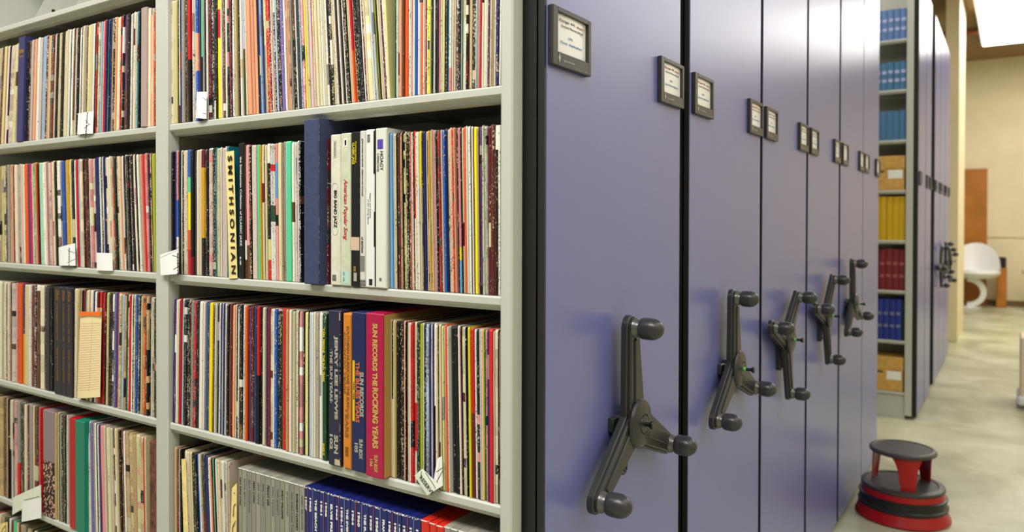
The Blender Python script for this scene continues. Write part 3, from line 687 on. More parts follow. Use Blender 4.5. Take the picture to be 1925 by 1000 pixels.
def rec_mesh(r_, mb, cols, Y):
    """one sleeve: spine facing -Y, worn edges, coloured in blocks down the spine"""
    x0, x1, z, H = r_.x0, r_.x1, r_.z+.0006, r_.H
    W_ = x1-x0; g = W_*random.uniform(.05, .09); gr = W_*random.choice([.06, .08, .12, .20]); D = .31
    fr = []; acc = 1.0
    tot = sum(q for _, q in r_.segs)
    edges = [(1.0, None)]
    bounds = []   # (bottom fraction, top fraction, colour) from top to bottom
    for cc, q in r_.segs:
        q /= tot; bounds.append((acc-q, acc, PAL[cc])); acc -= q
    base = [(max(0, lo), hi, jit(c)) for lo, hi, c in bounds]
    nl = 18 if r_.star else 7
    lv = sorted(set([0.0, .006, .988, 1.0]+[i/nl for i in range(1, nl)]+[b_[0] for b_ in base if b_[0] > .01]))
    starred = r_.star
    lightish = sum(PAL[r_.segs[0][0]]) > 420
    if starred: wear = random.uniform(.35, .72); wc = jit(random.choice([PAL['w'], PAL['i'], PAL['k'], PAL['n']] if lightish else [PAL['w'], PAL['i'], PAL['c'], PAL['g']]))
    else: wear = random.uniform(.1, .55); wc = jit(PAL['n'] if lightish else PAL['i'])
    if r_.segs[0][0] in 'yoEeLrB' and not starred: wear *= .4
    wcol = (wc[0], wc[1], wc[2], wear)
    side = [0]*len(lv)
    alt = jit(random.choice([PAL['k'], PAL['n'], PAL['c'], PAL['w'], PAL['m'], PAL['g'], PAL['p']]))
    altlev = random.randrange(0, nl) if starred or random.random() < .12 else -1
    def xs(f, k):
        w0 = x0-r_.l0*H*f+g; w1 = x1-r_.l1*H*f-gr
        return w0, w1
    def ring(f, k):
        a, c = xs(f, k); b_ = min(.0007, (c-a)*.3); yo = r_.jy[k]+(.0022 if f >= .999 else (.0005 if f > .98 else (.0012 if f < .001 else 0)))
        j = r_.jx[k]
        return [(a, Y+.0009+yo, z+H*f), (a+b_+j, Y+yo, z+H*f), (c-b_+j, Y+yo, z+H*f), (c, Y+.0009+yo, z+H*f), (c, Y+D, z+H*f), (a, Y+D, z+H*f)]
    r_.jy = [random.uniform(-.0003, .0003) for _ in lv]; r_.jx = [random.uniform(-.00018, .00018) for _ in lv]
    R = [ring(f, k) for k, f in enumerate(lv)]
    prev = None; alt2 = jit(random.choice([PAL['k'], PAL['k'], PAL['w'], PAL['n'], PAL['d']]))
    for k in range(len(lv)-1):
        mid = (lv[k]+lv[k+1])/2
        c = next((cc for lo, hi, cc in base if lo <= mid <= hi), base[-1][2])
        if r_.star:
            q_ = random.random()
            if q_ < .05: c = alt
            elif q_ < .10: c = alt2
            elif q_ < .35: c = prev or c
            else:
                v_ = random.uniform(.72, 1.2); c = (c[0]*v_, c[1]*v_, c[2]*v_, 1)
        elif int(mid*nl) == altlev: c = alt
        prev = c
        for q in range(6):
            j = (q+1) % 6; mb.quad([R[k][q], R[k][j], R[k+1][j], R[k+1][q]])
            cc = c
            cols.append((cc, wcol if q in (0, 1, 2) else (wc[0], wc[1], wc[2], wear*.3)))
    mb.quad(R[-1]); cols.append((tuple(list(Vector(base[0][2][:3])*.5+Vector(lin(PAL['c'])[:3])*.12)+[1]), wcol))
    mb.quad(R[0]); cols.append((base[-1][2], wcol))

order = {'RA': 'top shelf', 'RB': 'second shelf', 'RC': 'third shelf', 'RD': 'lowest shelf', 'LA': 'top left-bay shelf', 'LB': 'second left-bay shelf', 'LC': 'third left-bay shelf', 'LD': 'fourth left-bay shelf', 'LE': 'lowest left-bay shelf'}
def vis_area(r_):
    a = max(0, min(1925, proj((r_.x1, YF, r_.z))[0]))-max(0, proj((r_.x0, YF, r_.z))[0])
    y0 = proj((r_.x0, YF, r_.z))[1]; y1 = proj((r_.x0, YF, r_.z+r_.H))[1]
    return max(0, a)*max(0, min(1000, y0)-max(0, y1))
for r_ in RECS: r_.area = vis_area(r_)
chosen = set(id(r_) for r_ in sorted(RECS, key=lambda q: -q.area)[:300])
onum = ['', 'first', 'second', 'third', 'fourth', 'fifth', 'sixth', 'seventh', 'eighth', 'ninth', 'tenth', 'eleventh', 'twelfth', 'thirteenth', 'fourteenth', 'fifteenth', 'sixteenth', 'seventeenth', 'eighteenth', 'nineteenth', 'twentieth'] + ['%dth' % k if k % 10 not in (1, 2, 3) or k in (11, 12, 13) else '%d%s' % (k, {1: 'st', 2: 'nd', 3: 'rd'}[k % 10]) for k in range(21, 100)]
rest = MB(); rest_cols = []; count = {}
for r_ in sorted(RECS, key=lambda q: (q.key, -q.x0)):
    names = []
    for cc, _ in r_.segs:
        if NAME[cc] not in names: names.append(NAME[cc])
    nm = ' and '.join(names[:2]) if len(names) < 3 else ', '.join(names[:2])+' and '+names[2]
    if r_.star: nm = 'worn '+nm
    kk = (r_.key, nm); count[kk] = count.get(kk, 0)+1; r_.nm = nm; r_.no = count[kk]
for r_ in RECS:
    Y = YF+.0045+random.uniform(-.0022, .0030)
    if id(r_) in chosen:
        mb = MB(); cols = []; rec_mesh(r_, mb, cols, Y)
        o = mb.build('record_album', rec_m, None, origin=((r_.x0+r_.x1)/2, Y, r_.z), cols=cols)
        post = 'end post' if r_.key[0] == 'R' else 'middle post'
        kk = (r_.key, r_.nm)
        if count[kk] == 1: lab = '%s record sleeve, the only such spine on the %s' % (r_.nm, order[r_.key])
        else: lab = '%s record sleeve, %s such spine from the %s, %s' % (r_.nm, onum[r_.no], post, order[r_.key])
        tag(o, lab, 'record', 'record albums on the '+order[r_.key])
    else: rec_mesh(r_, rest, rest_cols, Y)
o = rest.build('record_albums', rec_m, None, origin=(-2.3, YF, ZE), cols=rest_cols)
tag(o, 'many thin record sleeves packed upright, farther off and smaller than the others', 'records', None, 'stuff')

# ------------------------------------------------------------------ box sets
def boxset(px0, px1, z, H, rgb, label, group=None, proud=.004, lean=0, D=.30, rough=.4, wear=0, cat='box set', m=None, name='box_set', edge=None, ytop=None):
    x0, x1 = sx(px0, YF-proud), sx(px1, YF-proud); y = YF+.004-proud; z += .0006
    mb = MB(); t = math.tan(math.radians(lean))*H; g = .0003
    b_ = min(.0018, (x1-x0)*.2)
    def ring(f, ins, yo):
        dx = -t*f
        a, c = x0+g+dx, x1-g+dx
        return [(a, y+b_+yo, z+H*f), (a+b_+ins, y+yo, z+H*f), (c-b_-ins, y+yo, z+H*f), (c, y+b_+yo, z+H*f), (c, y+D, z+H*f), (a, y+D, z+H*f)]
    R = [ring(0, .001, .0015), ring(.006, 0, 0), ring(.994, 0, 0), ring(1, .001, .0018)]
    for k in range(3):
        for q in range(6):
            j = (q+1) % 6; mb.quad([R[k][q], R[k][j], R[k+1][j], R[k+1][q]])
    mb.quad(R[-1]); mb.quad(R[0])
    o = mb.build(name, m or mat('box_'+str(len(MATS)), rgb, rough, bump=.1, bscale=500), None, origin=((x0+x1)/2, y, z))
    tag(o, label, cat, group)
    o['_x'] = 0; del o['_x']
    return o, x0, x1, y, z
def sp_text(bx, s, f0, f1, a, c, m, bold=.02, shear=0):
    """text down the spine: starts f0 below the top (fraction), ends f1; glyphs between a..c of the width"""
    o, x0, x1, y, z, H = bx; W = x1-x0
    return text(s, (x0+W*a, y-.0004, z+H*(1-f0)), DOWN, RX, H*(f1-f0), W*(c-a), m, o, bold, shear=shear)
def patch(bx, f0, f1, a, c, m, name='printed_block', d=.0004):
    o, x0, x1, y, z, H = bx; W = x1-x0
    return MB().box(x0+W*a, x0+W*c, y-d, y-.00005, z+H*(1-f1), z+H*(1-f0)).build(name, m, o)
def BS(*a, **k):
    r_ = boxset(*a, **k); return r_+(a[3],)
# second shelf
bx = BS(568, 596, ZB, .353, (52, 62, 92), 'tall dusty navy slipcase with frayed edges standing proud of the second shelf', proud=.022, D=.32, rough=.75, m=mat('worn_navy_cloth', (52, 62, 94), .8, bump=.5, bscale=600, mottle=.06, mscale=90))
for k in range(26):
    f = random.random(); MB().box(bx[2]-.0012, bx[2]-.0001, bx[3]-.0003+.0016, bx[3]+.0018, bx[4]+.34*f, bx[4]+.34*f+random.uniform(.002, .012)).build('frayed_edge', mat('frayed', (126, 138, 164), .9) if k == 0 else bpy.data.materials['frayed'], bx[0])
stone = mat('pale_stone_board', (214, 210, 192), .55, mottle=.03, mscale=70); sage = mat('pale_sage_board', (196, 200, 172), .55, mottle=.03, mscale=70)
bx = BS(618.5, 637, ZB, .318, None, 'pale box set with BIG BAND JAZZ in an oval on its spine', 'boxed sets on the second shelf', proud=.008, m=stone)
sp_text(bx, 'BIG BAND JAZZ', .37, .62, .30, .66, ink_m, .03)
mb = MB(); o_, x0, x1, y, z, H = bx; W = x1-x0
for q in range(28):
    def ov(t, r_):
        cz = z+H*(1-.495); s_ = H*.145
        if 0 <= t < 7: return (x0+W*(.48+.30*math.cos(PI*(t/7))*1)*1, cz+s_-.0+W*.30*math.sin(PI*t/7))
        if t < 14: return (x0+W*.18, cz+s_-2*s_*(t-7)/7)
        if t < 21: return (x0+W*(.48-.30*math.cos(PI*((t-14)/7))), cz-s_-W*.30*math.sin(PI*(t-14)/7))
        return (x0+W*.78, cz-s_+2*s_*(t-21)/7)
    a = ov(q, 0); c = ov((q+1) % 28, 0); d = Vector((c[0]-a[0], c[1]-a[1]));  nn = Vector((-d.y, d.x)).normalized()*.00035
    mb.quad([(a[0]-nn.x, y-.0003, a[1]-nn.y), (c[0]-nn.x, y-.0003, c[1]-nn.y), (c[0]+nn.x, y-.0003, c[1]+nn.y), (a[0]+nn.x, y-.0003, a[1]+nn.y)])
mb.build('oval_outline', grey_ink, bx[0]); patch(bx, .04, .155, .32, .62, mat('pale_lozenge', (184, 180, 160), .6)); sp_text(bx, 'SMITHSONIAN', .05, .145, .42, .52, grey_ink)
sp_text(bx, 'RD 030  LP EDITION', .93, .97, .2, .6, grey_ink)
bx = BS(637.2, 656.5, ZB, .319, None, 'pale sage box set with American Popular Song in red script', 'boxed sets on the second shelf', proud=.008, m=sage)
sp_text(bx, 'American Popular Song', .30, .70, .25, .72, script_red, .012, .35)
patch(bx, .90, .985, .15, .85, mat('mint_sticker', (176, 206, 196), .6), 'sticker'); sp_text(bx, 'M1 AM', .91, .97, .3, .42, grey_ink); patch(bx, .035, .09, .3, .7, white_ink, 'emblem_panel'); patch(bx, .045, .08, .42, .58, ink_m, 'emblem')
bx = BS(656.7, 673, ZB, .320, (20, 19, 20), 'black box set with CLASSIC JAZZ in yellow near the top of its spine', 'boxed sets on the second shelf', proud=.008)
sp_text(bx, 'CLASSIC JAZZ', .07, .21, .12, .45, yellow_ink, .03); sp_text(bx, 'The Smithsonian Collection of', .06, .20, .55, .68, yellow_ink)
patch(bx, .68, .765, .0, 1.0, mat('tan_print', (206, 178, 150), .6)); patch(bx, .91, .965, .35, .7, silver_ink, 'emblem'); sp_text(bx, 'RD 033', .87, .90, .35, .6, gold_ink)
bx = BS(673.2, 684, ZB, .321, (206, 204, 194), 'narrow pale grey box set with fine black title beside the black one', 'boxed sets on the second shelf', proud=.007)
sp_text(bx, 'JUNE ROGERS ON RECORD  AMERICAN POP VOCALIST', .05, .42, .35, .62, ink_m); sp_text(bx, 'LP EDITION', .68, .78, .35, .62, ink_m, .03); patch(bx, .80, .9, .1, .9, mat('checker_grey', (120, 120, 112), .6))
for k in range(5): patch(bx, .955+.008*k, .959+.008*k, 0, 1, ink_m, 'stripe')
bx = BS(684.2, 702, ZB, .322, (226, 226, 220), 'white box set with thin handwritten script and black right edge', 'boxed sets on the second shelf', proud=.008)
sp_text(bx, 'Singers and Soloists', .40, .56, .42, .60, grey_ink, 0, .4); sp_text(bx, 'of the Swing Bands', .44, .60, .20, .38, grey_ink, 0, .4); patch(bx, .945, .985, .4, .75, ink_m, 'emblem'); sp_text(bx, 'SING RECORDS', .03, .08, .2, .5, grey_ink)
patch(bx, 0.01, .28, .86, 1.0, ink_m); patch(bx, .52, .74, .9, 1.0, ink_m)
bx = BS(702.2, 723.3, ZB, .323, (218, 218, 204), 'white box set with a small violet square above its dark title', 'boxed sets on the second shelf', proud=.008)
patch(bx, .07, .13, .22, .72, mat('violet_print', (84, 66, 160), .5)); sp_text(bx, 'HOAGY', .145, .265, .46, .74, ink_m, .005); sp_text(bx, 'CARMICHAEL', .155, .275, .20, .36, grey_ink); patch(bx, .0, .99, .0, .10, mat('black_edge_print', (28, 28, 28), .5)); patch(bx, .935, .955, .4, .6, grey_ink, 'emblem')
# black spine beside the Smithsonian tab
bx = BS(445.5, 454.8, ZB, .318, (20, 20, 20), 'narrow black box set with long white title beside the hand-lettered manila tab', 'boxed sets on the second shelf')
sp_text(bx, 'the Smithsonian Collection of CLASSIC JAZZ', .10, .76, .28, .72, white_ink, .01); sp_text(bx, 'P6 11891', .84, .90, .3, .6, white_ink)
# third shelf
bx = BS(614.5, 637, ZC, .328, (38, 38, 62), 'worn dark navy box set with large silver title and 102 near its foot', 'boxed sets on the third shelf', proud=.012)
sp_text(bx, 'JERRY LEE LEWIS', .16, .70, .48, .82, silver_ink, .045); sp_text(bx, '·THE SUN YEARS·', .25, .60, .15, .38, silver_ink, .03); sp_text(bx, 'SUN', .80, .92, .50, .84, silver_ink, .045); sp_text(bx, '102', .80, .90, .14, .40, silver_ink, .045)
patch(bx, .955, .992, .55, 1.0, mat('scuffed_card', (188, 176, 150), .9), 'scuff'); patch(bx, .01, .06, .93, 1.0, bpy.data.materials['scuffed_card'], 'scuff')
tan_s = mat('scuff_line', (150, 146, 140), .9)
for k in range(14):
    f = .03+.94*random.random(); patch(bx, f, f+random.uniform(.01, .05), .965, 1.0, tan_s, 'scuff')
bx = BS(642, 657.5, ZC, .324, (210, 128, 36), 'orange box set with brown lettering between two navy ones', 'boxed sets on the third shelf', proud=.010)
sp_text(bx, 'SOUTHERN HURRICANE THE SUN', .08, .60, .46, .78, brown_gold, .03); sp_text(bx, 'COUNTRY YEARS', .12, .52, .14, .34, brown_gold, .02); sp_text(bx, 'YEARS', .60, .80, .3, .7, brown_gold, .03); sp_text(bx, 'SUN BOX 103', .86, .92, .3, .7, brown_gold, .02)
BS(637.2, 641.8, ZC, .322, (28, 26, 34), 'thin black sleeve squeezed between the navy box and the orange box', None)
bx = BS(657.7, 684.2, ZC, .329, (22, 34, 82), 'navy box set with THE BLUES YEARS in orange beside the magenta one', 'boxed sets on the third shelf', proud=.013)
sp_text(bx, 'SUN RECORDS', .37, .65, .62, .90, silver_ink, .045); sp_text(bx, 'THE BLUES YEARS', .31, .69, .34, .60, mat('orange_ink2', (222, 96, 40), .5), .03); patch(bx, .305, .685, .10, .26, mat('yellow_strip', (222, 184, 30), .5), 'title_strip'); sp_text(bx, '1950-1958', .44, .55, .14, .23, ink_m, .02)
sp_text(bx, 'SUN BOX', .79, .915, .58, .84, silver_ink, .04); sp_text(bx, '105', .82, .88, .26, .50, silver_ink, .04)
bx = BS(684.4, 717.5, ZC, .331, (170, 20, 66), 'wide magenta box set with gold lettering THE ROCKING YEARS', 'boxed sets on the third shelf', proud=.020, rough=.32)
sp_text(bx, 'SUN RECORDS THE', .06, .44, .42, .70, gold_ink, .045); sp_text(bx, 'ROCKING YEARS', .45, .82, .42, .74, gold_ink, .045); sp_text(bx, 'SUN BOX', .86, .965, .52, .72, gold_ink, .03); sp_text(bx, '106', .89, .935, .28, .44, gold_ink, .03)
MB().box(bx[2]-.0002, bx[2]+.0008, bx[3]+.004, bx[3]+.28, bx[4]+.002, bx[4]+.329).build('side_board', mat('gold_board', (176, 142, 74), .5), bx[0])
for r_ in RECS: pass
# green slim title on the sleeve left of the navy box
ox = [o for o in bpy.data.objects if o.name.startswith('record_album') and o.get('label', '').startswith('dark green record') and 'third shelf' in o['label']]
gx = [r_ for r_ in RECS if r_.key == 'RC' and r_.px[0] > 605.5 and r_.px[1] < 614.5]
if ox and gx:
    tgt = min(ox, key=lambda o: abs(o.location.x-(gx[0].x0+gx[0].x1)/2)); q = gx[0]; W = q.x1-q.x0
    text('CARL PERKINS  THE SUN YEARS', (q.x0+W*.28, tgt.location.y-.0012, q.z+q.H*.90), DOWN, RX, q.H*.36, W*.42, yellow_ink, tgt, .03)
    text('SUN BOX 101', (q.x0+W*.28, tgt.location.y-.0012, q.z+q.H*.12), DOWN, RX, q.H*.08, W*.42, yellow_ink, tgt, .02)
# lowest shelf: grey, navy, red and grey sets
gm = [mat('grey_board_%s' % k, c_, .42) for k, c_ in (('a', (142, 138, 124)), ('b', (152, 148, 134)), ('c', (134, 132, 122)))]
T1 = ['NAT KING COLE', 'FRANK SINATRA', 'ELLA FITZGERALD', 'PERRY COMO', 'LENA HORNE', 'BING CROSBY', 'PEGGY LEE', 'SARAH VAUGHAN', 'TONY BENNETT', 'ANDY WILLIAMS', 'JO STAFFORD', 'NAT KING COLE: TAKE TWO', 'ROSEMARY CLOONEY', 'HARRY BELAFONTE']
e1 = [445, 451.5, 460.3, 469.3, 477.5, 486.5, 495.5, 505.5, 513.5, 522.5, 531.5, 540.5, 549.5, 559.5, 569.2]
for k, s in enumerate(T1):
    p0, p1 = e1[k], e1[k+1]
    bx = BS(p0, p1, ZD, .3155, None, 'grey boxed album with thin dark title, %s of the grey run from the manila sheet' % onum[k+1], 'grey boxed albums on the lowest shelf', m=gm[k % 3], lean=.0)
    sp_text(bx, s, .07, .07+.016*len(s), .42, .82, grey_ink if k % 3 else ink_m, 0)
    patch(bx, .0, .006, .1, .9, white_ink, 'worn_head', .0012)
    patch(bx, .01, .99, .93, 1.0, silver_ink, 'spine_edge')
nm_ = [mat('navy_board_%s' % k, c_, .35) for k, c_ in (('a', (22, 30, 96)), ('b', (26, 36, 108)))]
T2 = [('1957', 569.4, 576.5), ('1962', 576.5, 586), ('THE BEACH BOYS: 1962-1967', 586, 597), ('1961', 597, 606.5), ('1958', 606.5, 615), ('ELVIS PRESLEY: 1954-1961', 615, 627), ('1963', 627, 635), ('1954-1955', 635, 645.5), ('THE EVERLY BROTHERS', 645.5, 656), ('1964', 656, 666.5), ('1960', 666.5, 678.5), ('THE SUPREMES', 678.5, 690), ('1959', 690, 700.5), ('1956', 700.5, 713.3), ('FRANKIE LYMON', 713.3, 725.2), ('1962', 725.2, 736), ('1957', 736, 746.5), ('1964', 746.5, 752), ('1965', 752, 764.5), ('1959', 764.5, 776.5), ('1958', 776.5, 789)]
red_e = mat('rose_stripe', (170, 70, 96), .5); pale_e = mat('pale_stripe', (120, 130, 180), .5)
for k, (s, p0, p1) in enumerate(T2):
    bx = BS(p0, p1, ZD, .3155, None, 'navy boxed album lettered white, %s of the navy run from the grey ones' % onum[k+1], 'navy boxed albums on the lowest shelf', m=nm_[k % 2])
    ln = .024*len(s) if len(s) < 10 else .021*len(s)
    sp_text(bx, s, .07, .07+ln, .30, .68, white_ink, .05)
    patch(bx, .01, .99, .92, 1.0, (red_e, pale_e, nm_[1])[k % 3], 'spine_edge')
    for q in range(5):
        a = random.uniform(0, .8); patch(bx, .0, random.uniform(.004, .012), a, a+random.uniform(.08, .25), white_ink, 'worn_head', .0008)
rm = mat('scarlet_board', (206, 40, 22), .4)
for k, (p0, p1) in enumerate(((789.2, 804.7), (805.6, 818), (818.5, 832.5))):
    bx = BS(p0, p1, ZD, .3155-.001*k, None, ['scarlet boxed album lettered white, next to the navy run', 'scarlet boxed album in the middle of three', 'scarlet boxed album touching the grey ones'][k], 'scarlet boxed albums on the lowest shelf', m=rm)
    if k == 0: sp_text(bx, 'JIMMY', .10, .24, .3, .68, white_ink, .04)
    patch(bx, .0, .006, .05, .8, white_ink, 'worn_head', .0008)
e3 = [833, 845.5, 859.5, 873.5, 887.5, 903, 918, 931, 943.5]
for k in range(8):
    bx = BS(e3[k], e3[k+1], ZD, .3155, None, 'plain grey boxed album, %s after the scarlet ones toward the end post' % onum[k+1], 'grey boxed albums beside the end post', m=gm[(k+1) % 3])
    patch(bx, .0, .008, .1, .9, white_ink, 'worn_head', .001)
# left bay sets
bx = BS(28.5, 39.5, ZA, .326, (52, 54, 104), 'tall blue slipcase with gold band, leaning among records in the left bay', None, lean=-3.4, proud=.006)
patch_m = gold_ink
o_, x0, x1, y, z, H = bx
dx = math.tan(math.radians(3.4))
for f, wd in ((.86, .035), (.81, .012)):
    MB().box(x0+dx*H*f+.002, x1+dx*H*f-.002, y-.0005, y, z+H*f-H*wd/2, z+H*f+H*wd/2).build('gold_band', brown_gold, o_)
BS(262, 272, ZA, .314, (170, 150, 142), 'mauve grey box set near the middle post on the top left shelf', None, lean=-.6, proud=.006)
for k, (p0, p1, lab) in enumerate(((98, 112, 'dark navy box set with gold script, first of three from the frayed white edge'), (112, 121.5, 'dark navy box set with gold script, middle of three'), (121.5, 132.5, 'dark navy box set with gold script, last of three before the tan sleeves'))):
    bx = BS(p0, p1, ZC, .320, (28, 30, 46), lab, 'navy three-volume box sets', proud=.006)
    sp_text(bx, 'Elvis', .03, .13, .30, .78, brown_gold, .02, .3); sp_text(bx, ['THE LEGEND 1954 1961', 'THE LEGEND 1961 1964', 'THE LEGEND 1965 1968'][k], .15, .50, .38, .62, brown_gold); sp_text(bx, ['VOLUME ONE 12 RECORD', 'VOLUME TWO 6 RECORDS', 'VOLUME THREE 6 RECORD'][k], .56, .88, .38, .62, brown_gold)
cm = bpy.data.materials.new('crowd_print'); cm.use_nodes = True; nt = cm.node_tree; N = nt.nodes; L = nt.links; b = N['Principled BSDF']
tc = N.new('ShaderNodeTexCoord'); vo = N.new('ShaderNodeTexVoronoi'); vo.inputs['Scale'].default_value = 130; L.new(tc.outputs['Object'], vo.inputs['Vector'])
rp = N.new('ShaderNodeValToRGB'); rp.color_ramp.interpolation = 'CONSTANT'; rp.color_ramp.elements[0].color = lin((206, 160, 140)); rp.color_ramp.elements[1].position = .42; rp.color_ramp.elements[1].color = lin((60, 34, 34)); e_ = rp.color_ramp.elements.new(.55); e_.color = lin((28, 18, 20))
L.new(vo.outputs['Distance'], rp.inputs['Fac'])
sp_ = N.new('ShaderNodeSeparateXYZ'); L.new(tc.outputs['Object'], sp_.inputs[0]); gt = N.new('ShaderNodeMath'); gt.operation = 'LESS_THAN'; gt.inputs[1].default_value = .17; L.new(sp_.outputs['Z'], gt.inputs[0])
mx = N.new('ShaderNodeMix'); mx.data_type = 'RGBA'; L.new(gt.outputs[0], mx.inputs['Factor']); mx.inputs['A'].default_value = lin((140, 120, 128)); L.new(rp.outputs['Color'], mx.inputs['B']); L.new(mx.outputs['Result'], b.inputs['Base Color'])
BS(77, 97, ZD, .322, None, 'wide box set with a printed crowd photograph under a dusky mauve sky', None, m=cm, proud=.004)
BS(126.5, 137, ZD, .322, (176, 14, 20), 'bright red box set beside the green one in the left bay', None, proud=.008)
BS(137.2, 154, ZD, .322, (18, 124, 100), 'wide teal green box set beside the red one in the left bay', None, proud=.012)
BS(277.5, 296, ZD, .318, None, 'wide brown mottled box set against the middle post', None, m=mat('brown_leather_print', (96, 52, 40), .5, mottle=.3, mscale=60), proud=.004)

# ------------------------------------------------------------------ paper slips and tabs
def slip(name, pts, m, lab, y=YF-.004, cat='paper slip', group=None, curl=.004, marks=(), thick=.0004):
    """pts: four photo-measured corners (tl, tr, br, bl) on the plane just in front of the spines; bowed sheet"""
    P = [sp(px, py, y) for px, py in pts]; n = 6; mb = MB()
    def pt(u, v, d=0):
        p = P[0].lerp(P[1], u).lerp(P[3].lerp(P[2], u), v); return p+Vector((0, -curl*math.sin(PI*u)*(.4+.6*v)+d, 0))
    for i in range(n):
        for j in range(4):
            for d in (0, thick): mb.quad([pt(i/n, j/4, d), pt((i+1)/n, j/4, d), pt((i+1)/n, (j+1)/4, d), pt(i/n, (j+1)/4, d)], True)
    for i in range(n):
        for v in (0, 1): mb.quad([pt(i/n, v), pt((i+1)/n, v), pt((i+1)/n, v, thick), pt(i/n, v, thick)])
    for j in range(4):
        for u in (0, 1): mb.quad([pt(u, j/4), pt(u, (j+1)/4), pt(u, (j+1)/4, thick), pt(u, j/4, thick)])
    o = mb.build(name, m, None, origin=P[3]); tag(o, lab, cat, group)
    for mk_ in marks:
        if mk_[0] == 'line':
            _, u0_, v0_, u1_, v1_, wd, mm = mk_; q = MB(); K = 6
            for k in range(K):
                a = pt(u0_+(u1_-u0_)*k/K, v0_+(v1_-v0_)*k/K, -.0004); c = pt(u0_+(u1_-u0_)*(k+1)/K, v0_+(v1_-v0_)*(k+1)/K, -.0004)
                d = (c-a); nn = Vector((-d.z, 0, d.x)).normalized()*wd/2
                q.quad([a-nn, c-nn, c+nn, a+nn])
            q.build('pen_stroke', mm, o)
        else:
            _, s, u_, v_, du, dv, L_, H_, mm = mk_
            a = pt(u_, v_, -.0005); b_ = pt(u_+du, v_+dv, -.0005); U = (b_-a).normalized(); V = Vector((-U.z, 0, U.x)).normalized()
            V = U.cross(Vector((0, 1, 0))) * -1
            if U.cross(V).y > 0: V = -V
            text(s, a, U, V, L_, H_, mm, o, .01)
    return o
sg = 'reserve slips tucked between records'
slip('reserve_slip', [(147, 213), (176, 209), (174.5, 251), (145, 253)], paper_m, 'white printed slip with a pen cross on the top shelf of the left bay', group=sg,
     marks=[('text', 'ROOM RESERVE', .62, .02, 0, .5, .075, .006, ink_m), ('line', .55, .35, .8, .6, .0012, ink_m), ('line', .5, .75, .85, .55, .0012, ink_m), ('line', .25, 0, .2, 1, .0006, grey_ink)])
slip('reserve_slip', [(110, 465), (141, 457), (142, 499.5), (111, 499)], paper_m, 'white torn slip with crossed pen strokes on the second shelf of the left bay', group=sg,
     marks=[('text', 'RESERVE', .66, .15, 0, .5, .055, .006, grey_ink), ('line', .6, .25, 1, .45, .0012, ink_m), ('line', .6, .85, 1, .7, .0012, ink_m)])
slip('reserve_slip', [(181.5, 475), (211, 476), (212, 509), (182, 508)], paper_m, 'blank white square slip overhanging the second left-bay shelf', group=sg)
slip('reserve_slip', [(300.5, 479), (335, 468), (335.5, 515), (302, 517.5)], paper_m, 'white slip sticking out in front of the middle post', y=YF-.014, group=sg,
     marks=[('text', 'RESERVE', .95, .15, 0, .5, .055, .006, ink_m), ('line', .72, .2, 1, .32, .0013, ink_m), ('line', .78, .8, 1, .70, .0013, ink_m), ('line', .02, .15, .98, .04, .0006, grey_ink)])
slip('reserve_slip', [(370, 173), (388.5, 172.5), (388, 223.5), (368, 222)], paper_m, 'small white slip with curled lower corner on the top shelf', group=sg, curl=.006,
     marks=[('line', .75, .22, 1, .32, .0012, ink_m), ('line', .78, .8, 1, .82, .0012, ink_m), ('line', .05, .55, .25, .82, .0006, ink_m), ('line', .25, .82, .1, .95, .0006, ink_m)])
slip('reserve_slip', [(822, 862), (831, 857), (832.5, 913), (812, 921)], paper_m, 'white ruled slip rising behind the tilted RESERVE tag', y=YF-.003, group=sg,
     marks=[('line', .3, .45, 1, .40, .0012, ink_m), ('line', .3, .9, 1, .5, .0012, ink_m), ('line', .62, .1, .6, .95, .0004, grey_ink)])
slip('reserve_slip', [(779, 894), (794, 881), (829, 915), (803, 931.5)], paper2_m, 'tilted tag printed RESERVE hanging off the third shelf', y=YF-.009, group=sg, curl=.002,
     marks=[('text', 'RESERVE', .28, .22, .0, .5, .042, .009, ink_m), ('line', .72, .95, .95, .2, .0014, ink_m), ('line', .5, .2, .8, .05, .0014, ink_m)])
slip('reserve_slip', [(24.5, 935), (77, 911), (77, 938), (23, 968)], paper2_m, 'pale green slanted slip hanging under the fourth left-bay shelf', y=YF-.006, group=sg,
     marks=[('line', .45, .5, .95, .75, .0013, n_) for n_ in (ink_m,)]+[('line', .75, 0, .72, 1, .0005, grey_ink)])
slip('reserve_slip', [(42, 944), (77.5, 935), (77.5, 973.5), (40.5, 981)], paper_m, 'blank white slip overlapping the pale slanted one', y=YF-.012, group=sg)
lines = [('line', .05, .085+.0275*k, .97, .075+.0275*k, .0005, redl_ink) for k in range(2, 31)]+[('line', .62, .07, .58, .93, .0007, redl_ink)]
led = slip('ledger_slip', [(151, 586), (191, 586.5), (188, 746), (145.5, 749)], mat('buff_paper', (240, 220, 170), .7), 'tall buff ruled card with an orange head among the third shelf records', y=YF-.006, curl=.005, cat='card', marks=lines)
P = [sp(151, 585.6, YF-.0068), sp(191, 586.2, YF-.0068), sp(190.6, 593, YF-.0072), sp(150.6, 593.4, YF-.0072)]
mb = MB(); mb.quad([p+Vector((0, -.0035, 0)) for p in P]); mb.quad([p+Vector((0, .0, 0)) for p in P])
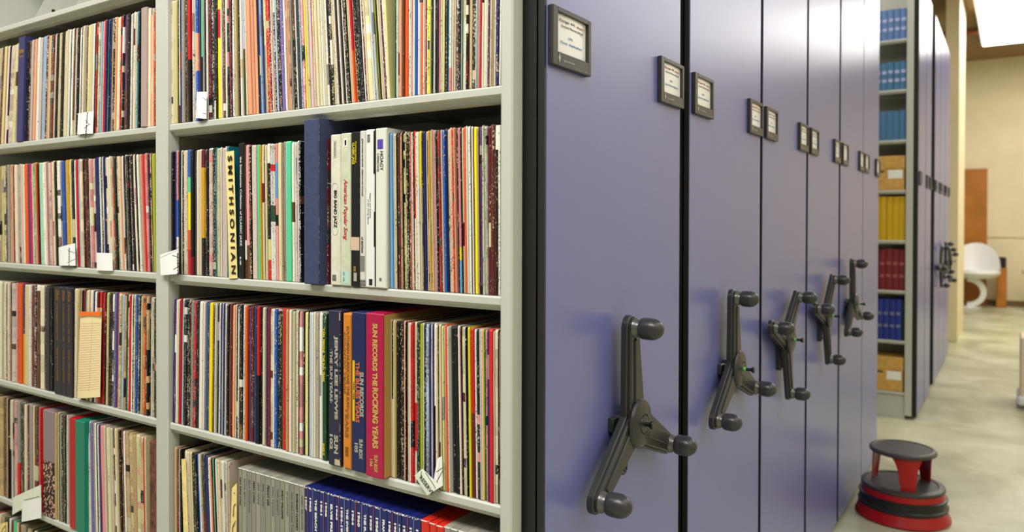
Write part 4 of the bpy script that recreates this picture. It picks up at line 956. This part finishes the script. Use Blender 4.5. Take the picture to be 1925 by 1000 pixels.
for k in range(4): mb.quad([P[k], P[(k+1) % 4], P[(k+1) % 4]+Vector((0, -.0035, 0)), P[k]+Vector((0, -.0035, 0))])
mb.build('orange_head', orange_p, led)
# manila tabs
def tab(pts, lab, y=YF-.001, letters=None, Hh=.011, scribble=None):
    o = slip('manila_tab', pts, manila_m, lab, y=y, curl=.0015, cat='divider', group='manila divider tabs', thick=.0008)
    P = [sp(px, py, y) for px, py in pts]
    if letters:
        a = P[0].lerp(P[1], .30)+Vector((0, -.0022, 0)); b_ = P[3].lerp(P[2], .42)+Vector((0, -.0022, 0))
        U = (b_-a).normalized(); V = Vector((-U.z, 0, U.x))
        if V.x < 0: V = -V
        text(letters, a.lerp(b_, .035), U, V, (b_-a).length*.93, Hh, ink_m, o, .028)
    if scribble:
        for k, (u0_, v0_, u1_, v1_) in enumerate(scribble):
            q = MB(); a = P[0].lerp(P[1], u0_).lerp(P[3].lerp(P[2], u0_), v0_)+Vector((0, -.0022, 0)); c = P[0].lerp(P[1], u1_).lerp(P[3].lerp(P[2], u1_), v1_)+Vector((0, -.0022, 0))
            d = c-a; nn = Vector((-d.z, 0, d.x)).normalized()*.0011; q.quad([a-nn, c-nn, c+nn, a+nn]); q.build('pen_stroke', ink_m, o)
    return o
tab([(424.5, 286), (439.5, 283), (446, 523), (430.5, 524)], 'manila tab hand-lettered in thick black capitals down its length', letters='S M I T H S O N I A N', Hh=.0165)
tab([(341, 863), (349, 862), (355, 1040), (346, 1040)], 'narrow manila divider tab near the left end of the lowest shelf')
tab([(436, 918), (445, 908), (444.5, 1050), (431, 1050)], 'manila divider sheet with black marks beside the grey boxed albums', scribble=[(.55, .1, .8, .12), (.6, .28, .95, .27), (.6, .28, .55, .42), (.95, .5, .5, .56), (.5, .56, .45, .7)])
tab([(-14, 988), (14, 981), (14, 1030), (-14, 1030)], 'manila divider tab with a looped pen mark at the lowest left shelf', scribble=[(.55, .55, .7, .25), (.7, .25, .92, .12), (.92, .12, .95, .3), (.95, .3, .6, .6)])
